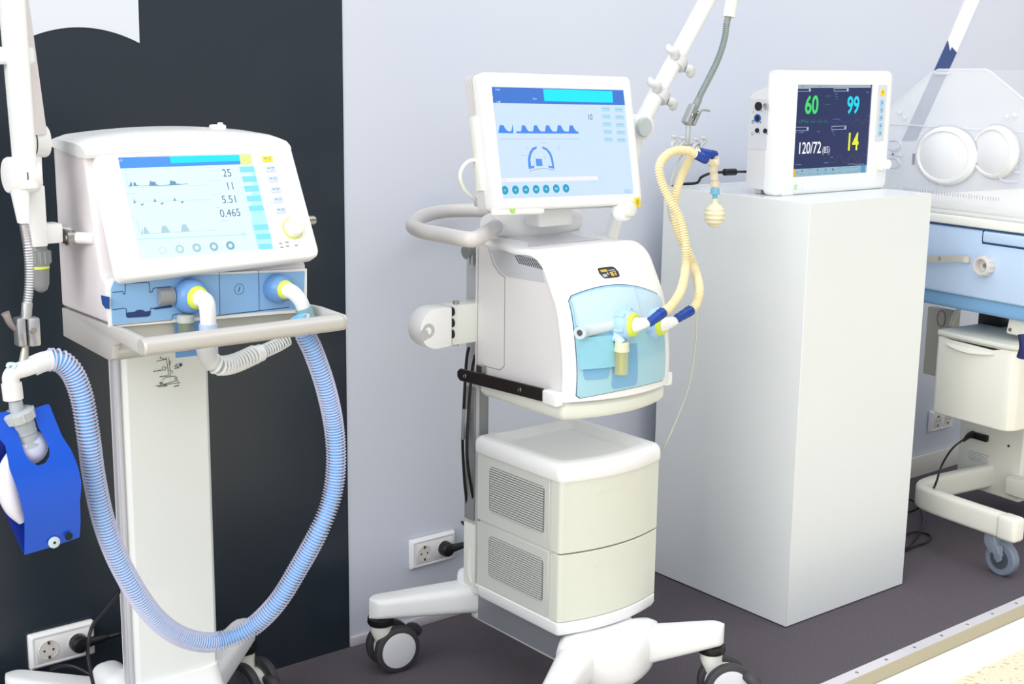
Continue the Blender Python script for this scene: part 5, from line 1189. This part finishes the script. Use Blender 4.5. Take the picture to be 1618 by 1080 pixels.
def plug(xc,zc,label,path,kind='plug'):
    t=thing('power_plug',label,'power plug',(xc,WALL-.018,zc)); c=V((xc,WALL-.0170,zc))
    g=G(); g.lathe(c,(0,-1,0),[(0,.0185),(.010,.0190),(.018,.0185),(.024,.0150),(.026,.006)],n=30); g.tube([c+V((0,-.014,0)),c+V((.022,-.018,.002)),c+V((.048,-.018,.003)),c+V((.060,-.018,.003))],lambda q:.0125-.007*q,n=16); pb=build('plug_body',g,BLACK,t)
    g=G(); g.tube([c+V((.058,-.018,.003)),c+V((.080,-.018,.003))],.0042,n=12,rib=(.004,.0056),k=4); build('strain_relief',g,BLACK,pb)
    g=G(); g.tube([c+V((.072,-.018,.003))]+path(c),.0034,n=10); build('cord',g,BLACK,t)
plug(xl+.031,zl,'black plug in the lower left socket, cord running behind the left ventilator',lambda c:[c+V((.11,-.02,.0)),c+V((.135,-.03,-.03)),c+V((.12,-.05,-.08)),c+V((.02,-.06,-.125)),V((.95,2.58,.075)),V((.88,2.52,.10))])
plug(xm+.031,zm,'black plug in the socket beside the centre ventilator column',lambda c:[c+V((.12,-.03,.005)),V((1.93,2.56,.30)),V((1.94,2.52,.28)),V((1.93,2.49,.30))])
lc_=thing('power_cable','black mains cable hanging down beside the left ventilator column over its leg','cable',tuple(wy(196,925,2.35)))
g=G(); g.tube([wy(200,915,2.36),wy(190,932,2.34),wy(168,960,2.33),wy(148,985,2.32),wy(140,1010,2.31),wy(139,1035,2.31),wy(143,1060,2.30),wy(152,1100,2.29)],.0034,n=10); build('cord',g,BLACK,lc_)
g=G(); g.tube([wy(80,1056,2.48),wy(95,1051,2.46),wy(112,1051,2.44),wy(132,1059,2.42),(wy(152,1072,2.40)),wy(172,1095,2.38)],.0034,n=10); build('cord',g,BLACK,lc_)
# =================================================================== incubator
IZ=R2(6); I0=V((3.45,2.30,0)); ixx=V((-math.sin(IZ),-math.cos(IZ),0)); iyy=V((math.cos(IZ),-math.sin(IZ),0))
IM=Matrix((ixx,iyy,V((0,0,1)))).transposed().to_4x4(); IM.translation=I0
IF=Plane(I0,ixx,(0,0,1))                                  # the side of the incubator that faces the camera
inc=thing('infant_incubator','blue and cream infant incubator with clear acrylic hood behind the white pedestal','incubator',tuple(IM@V((.1,.4,0))),0)
def iu(x,y,dpt=0):                                       # picture point on a plane dpt behind the facing side -> (x along, z)
    P=wpl(x,y,I0+iyy*dpt,iyy); q=P-I0; return q.dot(ixx),P.z
XL,XR=-.215,.42; DEP=.78
zt=iu(1475,336)[1]; zm=iu(1475,351)[1]; zb=iu(1464,481)[1]
g=G(IM); g.box((XL,-.004,zm),(XR,DEP,zt),.006,3); deck=build('deck_rim',g,mat('deck_white',(240,240,232),.4),inc)
g=G(IM); g.box((XL+.02,.012,zt-.001),(XR-.02,DEP-.02,zt+.006),.003); build('mattress_tray',g,INCW,deck)
g=G(IM); g.box((XL+.06,.06,zt+.005),(XR-.06,DEP-.08,zt+.035),.012,3); build('mattress',g,MATT,deck)
# blue body
g=G(IM); g.box((XL+.006,.0,zb+.045),(XR-.004,DEP-.02,zm-.003),.008,3); bd=build('body',g,INCB,inc)
g=G(IM); g.box((XL+.012,.012,zb),(XR-.012,DEP-.04,zb+.05),.012,3); build('underbody',g,INCB_SHADED,bd)  # lower band, underside shade carried by its darker colour
g=G(IM); xa_,za_=iu(1556,362); xb_=XR-.006; z2=iu(1570,384)[1]
g.box((xa_,-.008,z2),(xb_,.03,zm-.006),.005,3); build('side_drawer',g,INCB,bd)
g=G(IM); g.box((xa_-.004,-.0006,z2-.006),(xb_,.004,z2+.001)); g.box((xa_-.006,-.0006,z2-.002),(xa_-.001,.004,zm-.004)); g.box((XL+.006,-.003,zm-.003),(XR,.01,zm-.0003)); build('drawer_gap',g,mat('gap_dark_blue',(30,74,120),.5),bd)
# curved metal handle with screw
g=G(IM); hx0,hz0=iu(1466,406); hx1,hz1=iu(1534,410)
P_=[(hx0-.03,0.0,hz0),(hx0-.02,-.014,hz0),(hx0+.03,-.018,hz0-.001),(hx1-.03,-.016,hz1+.001),(hx1-.006,-.008,hz1),(hx1,.002,hz1)]
g.tube([V(p) for p in P_],.008,k=6,sq=[(-.0022,-.009),(.0022,-.009),(.0022,.009),(-.0022,.009)]); ih=build('side_handle',g,mat('handle_beige_metal',(206,202,190),.35,metal=.3),bd)
g=G(IM); sx_,sz_=iu(1492,407.5); g.lathe((sx_,-.0195,sz_),(0,-1,0),[(0,.0055),(.0015,.005),(.0015,.0028),(.0006,.0026)],n=18); build('handle_screw',g,STEEL,ih)
# round knob
kx_,kz_=iu(1560,419)
g=G(IM); prof=[(0,.027),(.006,.028),(.026,.0275),(.030,.025),(.030,.020),(.010,.017),(.008,.010)]
g.lathe((kx_,0,kz_),(0,-1,0),prof,n=36)
for k in range(12):
    a=2*math.pi*k/12; g.cyl((kx_+.0265*math.cos(a),-.004,kz_+.0265*math.sin(a)),(kx_+.0265*math.cos(a),-.027,kz_+.0265*math.sin(a)),.0032,n=8)
kk=build('height_knob',g,mat('knob_light_grey',(214,210,206),.35),bd)
g=G(IM); g.cyl((kx_,-.008,kz_),(kx_,-.013,kz_),.006,n=16); g.cyl((kx_,-.0135,kz_),(kx_,-.0137,kz_),.0022,n=10); build('knob_spindle',g,MIDG,kk)
# pillar + drawer box
px_,pz_=iu(1606,500,.06)
g=G(IM); g.prism([(px_-.022,.045,iu(1600,535)[1]-.0),(px_+.10,.045,iu(1600,535)[1]),(px_+.09,.045,zb+.01),(px_-.014,.045,zb+.01)],(0,.11,0),.008,3); pil=build('pillar',g,INCW,inc)
g=G(IM); g.lathe((px_-.006,.045,iu(1600,535)[1]+.014),(0,-1,0),[(0,.006),(.0015,.005)],n=16); build('pillar_screw',g,STEEL,pil)
dx0,dzt=iu(1479,522); dx1,_=iu(1604,560); _,dzb=iu(1466,652); dzb=iu(1520,664)[1]
g=G(IM); pts=[]
fd=.0
pl_=[(dx0,.012),(dx0+.012,0),(dx1-.03,0),(dx1-.010,.006),(dx1,.028),(dx1+.004,.30),(dx0,.30)]
g.prism([(x,y,dzb) for x,y in pl_],(0,0,dzt-dzb-.012),.006,3,.3); db=build('drawer_box',g,INCW,inc)
g=G(IM); g.prism([(x+(.004 if x>dx0+.1 else -.002),y-.003,dzt-.011) for x,y in pl_],(0,0,.014),.004,3,.3); build('drawer_lid',g,mat('lid_grey_cream',(222,222,212),.4),db)
g=G(IM); ga,gz=iu(1493,540); gb,_=iu(1572,556)
ring=[[(ga+(gb-ga)*i/14, -.012*math.sin(math.pi*i/14)**.6 if 0<i<14 else 0.0, gz-.004-.010*math.sin(math.pi*i/14)) for i in range(15)]]
top=[(ga+(gb-ga)*i/14,.001,gz) for i in range(15)]; mid_=ring[0]; bot=[(ga+(gb-ga)*i/14,.001,gz-.012-.010*math.sin(math.pi*i/14)) for i in range(15)]
g.rings([top,mid_,bot],False,False,closed=False); build('drawer_grip',g,INCW,db)
g=G(IM); g.prism([(ga,-.0006,dzt-.0145),(gb+.02,-.0006,dzt-.0145),(gb-.005,-.0006,dzt-.021),(ga+.02,-.0006,dzt-.0165)],(0,.001,0)); build('drawer_slot',g,BLACK,db)
# things between body and drawer: beige board with red ring, dark box
g=G(IM); a=iu(1466,484,.30); b=iu(1500,600,.30); g.box((a[0],.30,b[1]),(b[0],.33,a[1]),.003); bb=build('cable_board',g,mat('board_beige',(196,192,176),.5),inc)
g=G(IM); cx_,cz_=iu(1487,503,.298); g.tube([(cx_+.016*math.cos(t),.298,cz_+.026*math.sin(t)) for t in [2*math.pi*k/16 for k in range(17)]],.0011,n=6,k=2); build('red_ring',g,mat('ring_dull_red',(176,96,90),.5),bb)
g=G(IM); g.tube([(iu(1516,486,.25)[0],.25,iu(1516,486,.25)[1]),(iu(1508,500,.25)[0],.25,iu(1508,500,.25)[1]),(iu(1503,512,.25)[0],.25,iu(1503,514,.25)[1])],.008,n=10); build('drain_tube',g,INCW,bb)
g=G(IM); a=iu(1546,494,.2); b=iu(1582,514,.2); g.box((a[0],.20,b[1]-.01),(b[0],.26,a[1]+.02),.003); build('actuator_box',g,BLACK,inc)
# base housing with mains inlet
hx,hzt=iu(1518,660,.34); _,hzb=iu(1522,752,.34)
g=G(IM); g.box((hx,.34,hzb-.03),(hx+.24,.62,hzt+.10),.006,3); bh=build('base_housing',g,INCW,inc)
ia=iu(1536,680,.34); ib=iu(1562,698,.34)
g=G(IM); g.box((ia[0],.328,ib[1]),(ib[0],.342,ia[1]),.003); build('mains_inlet',g,BLACK,bh)
g=G(IM)
for k in range(5):
    a=iu(1531,711+k*3.2,.3395); b=iu(1563,714+k*3.2,.3395); g.box((a[0],.3388,a[1]-.0012),(b[0]-.004*(k%3),.3398,a[1]+.0008))
build('rating_print',g,mat('rating_grey_blue',(170,180,186),.5),bh)
g=G(IM); q=iu(1594,704,.34); g.cyl((q[0],.339,q[1]),(q[0],.3375,q[1]),.004,n=12); build('housing_screw',g,DARK,bh)
# U shaped base frame
fz=.155; fh=.062
def ip(x,y,z):
    P=wz(x,y,z); q=P-I0; return q.dot(ixx),q.dot(iyy)
c1=ip(1500,762,fz); far=ip(1618,722,fz); near=ip(1600,800,fz)
x0f=c1[0]+.004
pth=[(far[0]+.0,.62),(x0f,.50)] 
y0f=-.02
bx_=.03
path=[V((x0f+.03,1.05,fz)),V((x0f+.012,.42,fz)),V((x0f+.004,.20,fz)),V((x0f+.006,.07,fz)),V((x0f+.03,.005,fz)),V((x0f+.09,-.018,fz)),V((x0f+.22,-.022,fz)),V((x0f+.34,-.02,fz))]
g=G(IM); g.tube(path,.03,k=8,sq=[(a*1,b*1) for a,b in rrect(0,0,.038,.074,.014,4)][::1]); fr_=build('base_frame',g,INCW,inc)
g=G(IM); g.box((x0f+.335,-.045,fz-.036),(x0f+.40,.005,fz+.036),.012,3); build('frame_end_cap',g,INCW,fr_)
g=G(IM); g.box((x0f+.10,.30,fz-.03),(x0f+.34,.36,fz+.03),.01,3); build('cross_beam',g,INCW,fr_)
def icaster(x,y,nm='caster'):
    g=G(IM); g.lathe((x,y,fz-.030),(0,0,-1),[(0,.018),(.004,.020),(.008,.020),(.010,.014)],n=24); cs=build('caster',g,ALU,inc)
    g=G(IM); g.rings([[V((x+dx+u,y+v,z)) for u,v in rrect(0,0,w_,d_,.008,3)] for z,w_,d_,dx in ((.118,.040,.040,0),(.100,.046,.048,.004),(.085,.055,.052,.014),(.066,.050,.050,.026))]) 
    g.prism([(x+.006,y-.024,.10),(x+.05,y-.024,.092),(x+.050,y-.024,.05),(x+.036,y-.024,.040),(x+.024,y-.024,.052)],(0,.007,0),.002); g.prism([(x+.006,y+.018,.10),(x+.05,y+.018,.092),(x+.050,y+.018,.05),(x+.036,y+.018,.040),(x+.024,y+.018,.052)],(0,.007,0),.002)
    build('fork',g,CASTG,cs)
    g=G(IM); c=V((x+.036,y,.0505)); g.lathe(c,(0,1,0),[(-.014,.030),(-.014,.046),(-.009,.0503),(.009,.0503),(.014,.046),(.014,.030)],n=36); g.mi=1; g.lathe(c,(0,1,0),[(-.015,.030),(-.011,.012),(.011,.012),(.015,.030)],n=30); build('wheel',g,[mat('tyre_blue_grey',(120,130,146),.5),mat('hub_dark',(70,76,86),.5)],cs)
cpx=ip(1590,832,.12)
icaster(max(cpx[0],x0f+.30),.0); icaster(x0f+.02,.98); 
g=G(IM); g.tube([(x0f+.34,.99,fz),(x0f+.18,.99,fz),(x0f+.02,1.0,fz)],.02,k=4,sq=rrect(0,0,.034,.062,.013,4)); build('rear_beam',g,INCW,fr_)
g=G(IM); q=iu(1618,560,-.02); g.tube([(q[0]-.004,-.03,iu(1618,528,-.03)[1]),(q[0]+.004,-.03,iu(1618,548,-.03)[1]),(q[0]-.002,-.03,iu(1618,566,-.03)[1])],.012,n=12); build('navy_hose_end',g,mat('navy_fabric',(30,34,92),.6),inc)
# hood: clear octagonal shell
hz0_=zt+.004; h1=iu(1478,110); h2=iu(1560,110); zch=iu(1408,180)[1]
hp_=[(XL+.035,hz0_),(XL+.02,zch-.01),(XL+.035,zch+.02),(h1[0]-.012,h1[1]-.008),(h1[0]+.008,h1[1]),(h2[0]-.008,h2[1]),(h2[0]+.012,h2[1]-.008),(XR-.08,zch+.02),(XR-.06,zch-.01),(XR-.07,hz0_)]
hin=[(x*.99+.001,hz0_+(z-hz0_)*.992) for x,z in hp_]
g=G(IM)
g.rings([[(x,y,z) for x,z in hp_] for y in (.006,DEP-.05)],False,True); hood=build('hood_shell',g,HOOD,inc,smooth=20)
g=G(IM); g.prism([(x,.001,z) for x,z in hp_],(0,.004,0)); build('hood_front_panel',g,mat('acrylic_front_clear',(246,248,250),.05,alpha=.30),hood)
g=G(IM); g.tube([V((x,.004,z)) for x,z in hp_+hp_[:1]],.0032,n=8,smooth=False); build('hood_edge',g,HOODE,hood)
g=G(IM); g.tube([V((x,DEP-.05,z)) for x,z in hp_+hp_[:1]],.003,n=8,smooth=False); build('hood_edge',g,HOODE,hood)
g=G(IM); g.tube([V((XL+.02,0,zch-.03)),V((XR-.06,0,zch-.03))],.003,n=8,smooth=False); g.box((h1[0]+.0,-.006,h1[1]-.014),(h1[0]+.055,.004,h1[1]-.006),.002); build('hood_hinge',g,HOODE,hood)
IM0=IM
def porthole(cx,cz,r,tiltx=0,label=None):
    IM=IM0@Matrix.Translation((0,0,cz))@Matrix.Diagonal((1,1,.78,1))@Matrix.Translation((0,0,-cz))
    g=G(IM); c=V((cx,-.002,cz)); A=V((tiltx,-1,0)).normalized(); g.lathe(c,A,[(0,r*1.06),(.010,r*1.06),(.014,r*1.02),(.020,r*.98),(.022,r*.90),(.016,r*.86),(.004,r*.84)],n=48,cap=False); p=build('porthole',g,PORTG,hood)
    g=G(IM); g.lathe(c,A,[(.016,r*.88),(.020,r*.80),(.0205,r*.02)],n=44,cap=True); build('porthole_door',g,mat('porthole_milky_acrylic',(246,247,248),.25,alpha=.86),p)
    g=G(IM)
    for k in range(30):
        a=2*math.pi*k/30; g.cyl(c+V((r*.80*math.cos(a),.012,r*.80*math.sin(a))),c+V((r*.18*math.cos(a+.5),.02,r*.18*math.sin(a+.5))),.0012,n=5)
    build('iris_sleeve',g,mat('iris_translucent',(236,238,242),.4,alpha=.45),p)
    g=G(IM); g.lathe(c+A*.002,A,[(0,r*1.12),(.003,r*1.12),(.003,r*1.065)],n=48,cap=False); build('gasket',g,mat('gasket_clear_grey',(190,194,206),.3,alpha=.5),p)
a=iu(1498,246); r_=abs(iu(1546,246)[0]-iu(1452,246)[0])/2
porthole(a[0],a[1],r_*.96)
a=iu(1574,240); porthole(a[0]+.005,a[1],r_*.84,-.25)
def latch(x,y,s_,w_=.050):
    u,z=iu(x,y); g=G(IM)
    for k in (.026,-.026):
        g.tube([V((u-s_*w_,-.016,z+k+.012)),V((u-s_*.015,-.020,z+k+.014)),V((u,-.020,z+k)),V((u-s_*.015,-.020,z+k-.014)),V((u-s_*w_,-.016,z+k-.012))],.0042,n=10)
    l=build('hood_latch',g,mat('latch_clear_lavender',(222,226,240),.15,alpha=.6),hood)
    g=G(IM); g.box((u-s_*.045,-.018,z-.006),(u-s_*.005,-.004,z+.006),.003); g.cyl((u-s_*.028,-.019,z),(u-s_*.028,-.021,z),.0028,n=10); build('latch_pin',g,mat('latch_white',(236,236,242),.3,alpha=.85),l)
    g=G(IM); g.cyl((u-s_*.028,-.0205,z),(u-s_*.028,-.022,z),.0028,n=10); build('latch_screw',g,PRINT,l)
latch(1430,244,1); latch(1588,262,-1,.06)
g=G(IM); q=iu(1444,250); g.box((q[0]-.003,-.004,q[1]-.018),(q[0]+.004,.0,q[1]+.014)); build('latch_keeper',g,mat('keeper_grey_clear',(170,168,180),.3,alpha=.7),hood)
for x,y in ((1422,178),(1430,186),(1592,184),(1604,182)):
    g=G(IM); q=iu(x,y); g.ball((q[0],-.004,q[1]),.009,(1,.6,.8),14); build('hinge_boss',g,HOODE,hood)
g=G(IM)
for k in range(36):
    t=k/35; q=iu(1428+150*t,299+16*t,.0); h_=.010 if k%4 else .013
    g.box((q[0]-.0006,-.0006,q[1]-h_/2),(q[0]+.0006,.0006,q[1]+h_/2))
build('length_scale',g,mat('scale_faint_grey',(186,186,196),.5),hood)
# mains cable of the incubator, coiling to the carpet
ic=thing('power_cable','black mains cable looping from the incubator base onto the carpet behind the pedestal','cable',(3.4,2.3,0))
inl=IM@V((ia[0]+.01,.315,(ia[1]+ib[1])/2))
def cf(x,y,z=.004): return wz(x,y,z)
p0=inl
pts=[p0,p0+V((-.03,-.005,-.003)),wy(1505,708,p0.y-.05),wy(1488,735,p0.y-.08),wy(1478,765,p0.y-.12)]
c_end=cf(1452,802,.05)
pts+=[cf(1464,790,.09),cf(1448,804,.03),cf(1434,808,.006),cf(1420,800,.006),cf(1432,790,.012),cf(1446,792,.014),cf(1456,806,.012),cf(1459,824,.010),cf(1452,842,.006),cf(1442,856,.005),cf(1432,866,.005),cf(1418,866,.005),cf(1424,850,.005),cf(1444,840,.010),cf(1462,842,.006),cf(1471,847,.005),cf(1464,856,.005),cf(1446,862,.008),cf(1428,870,.005),cf(1405,872,.005)]
g=G(); g.tube(pts,.0034,n=10,k=10); build('cord',g,BLACK,ic)
g=G(); g.tube([p0+V((.02,0,0)),p0,p0+V((-.018,-.003,-.002)),p0+V((-.040,-.006,-.008))],lambda q:.013-.008*q,n=12); build('cord_plug',g,BLACK,ic)
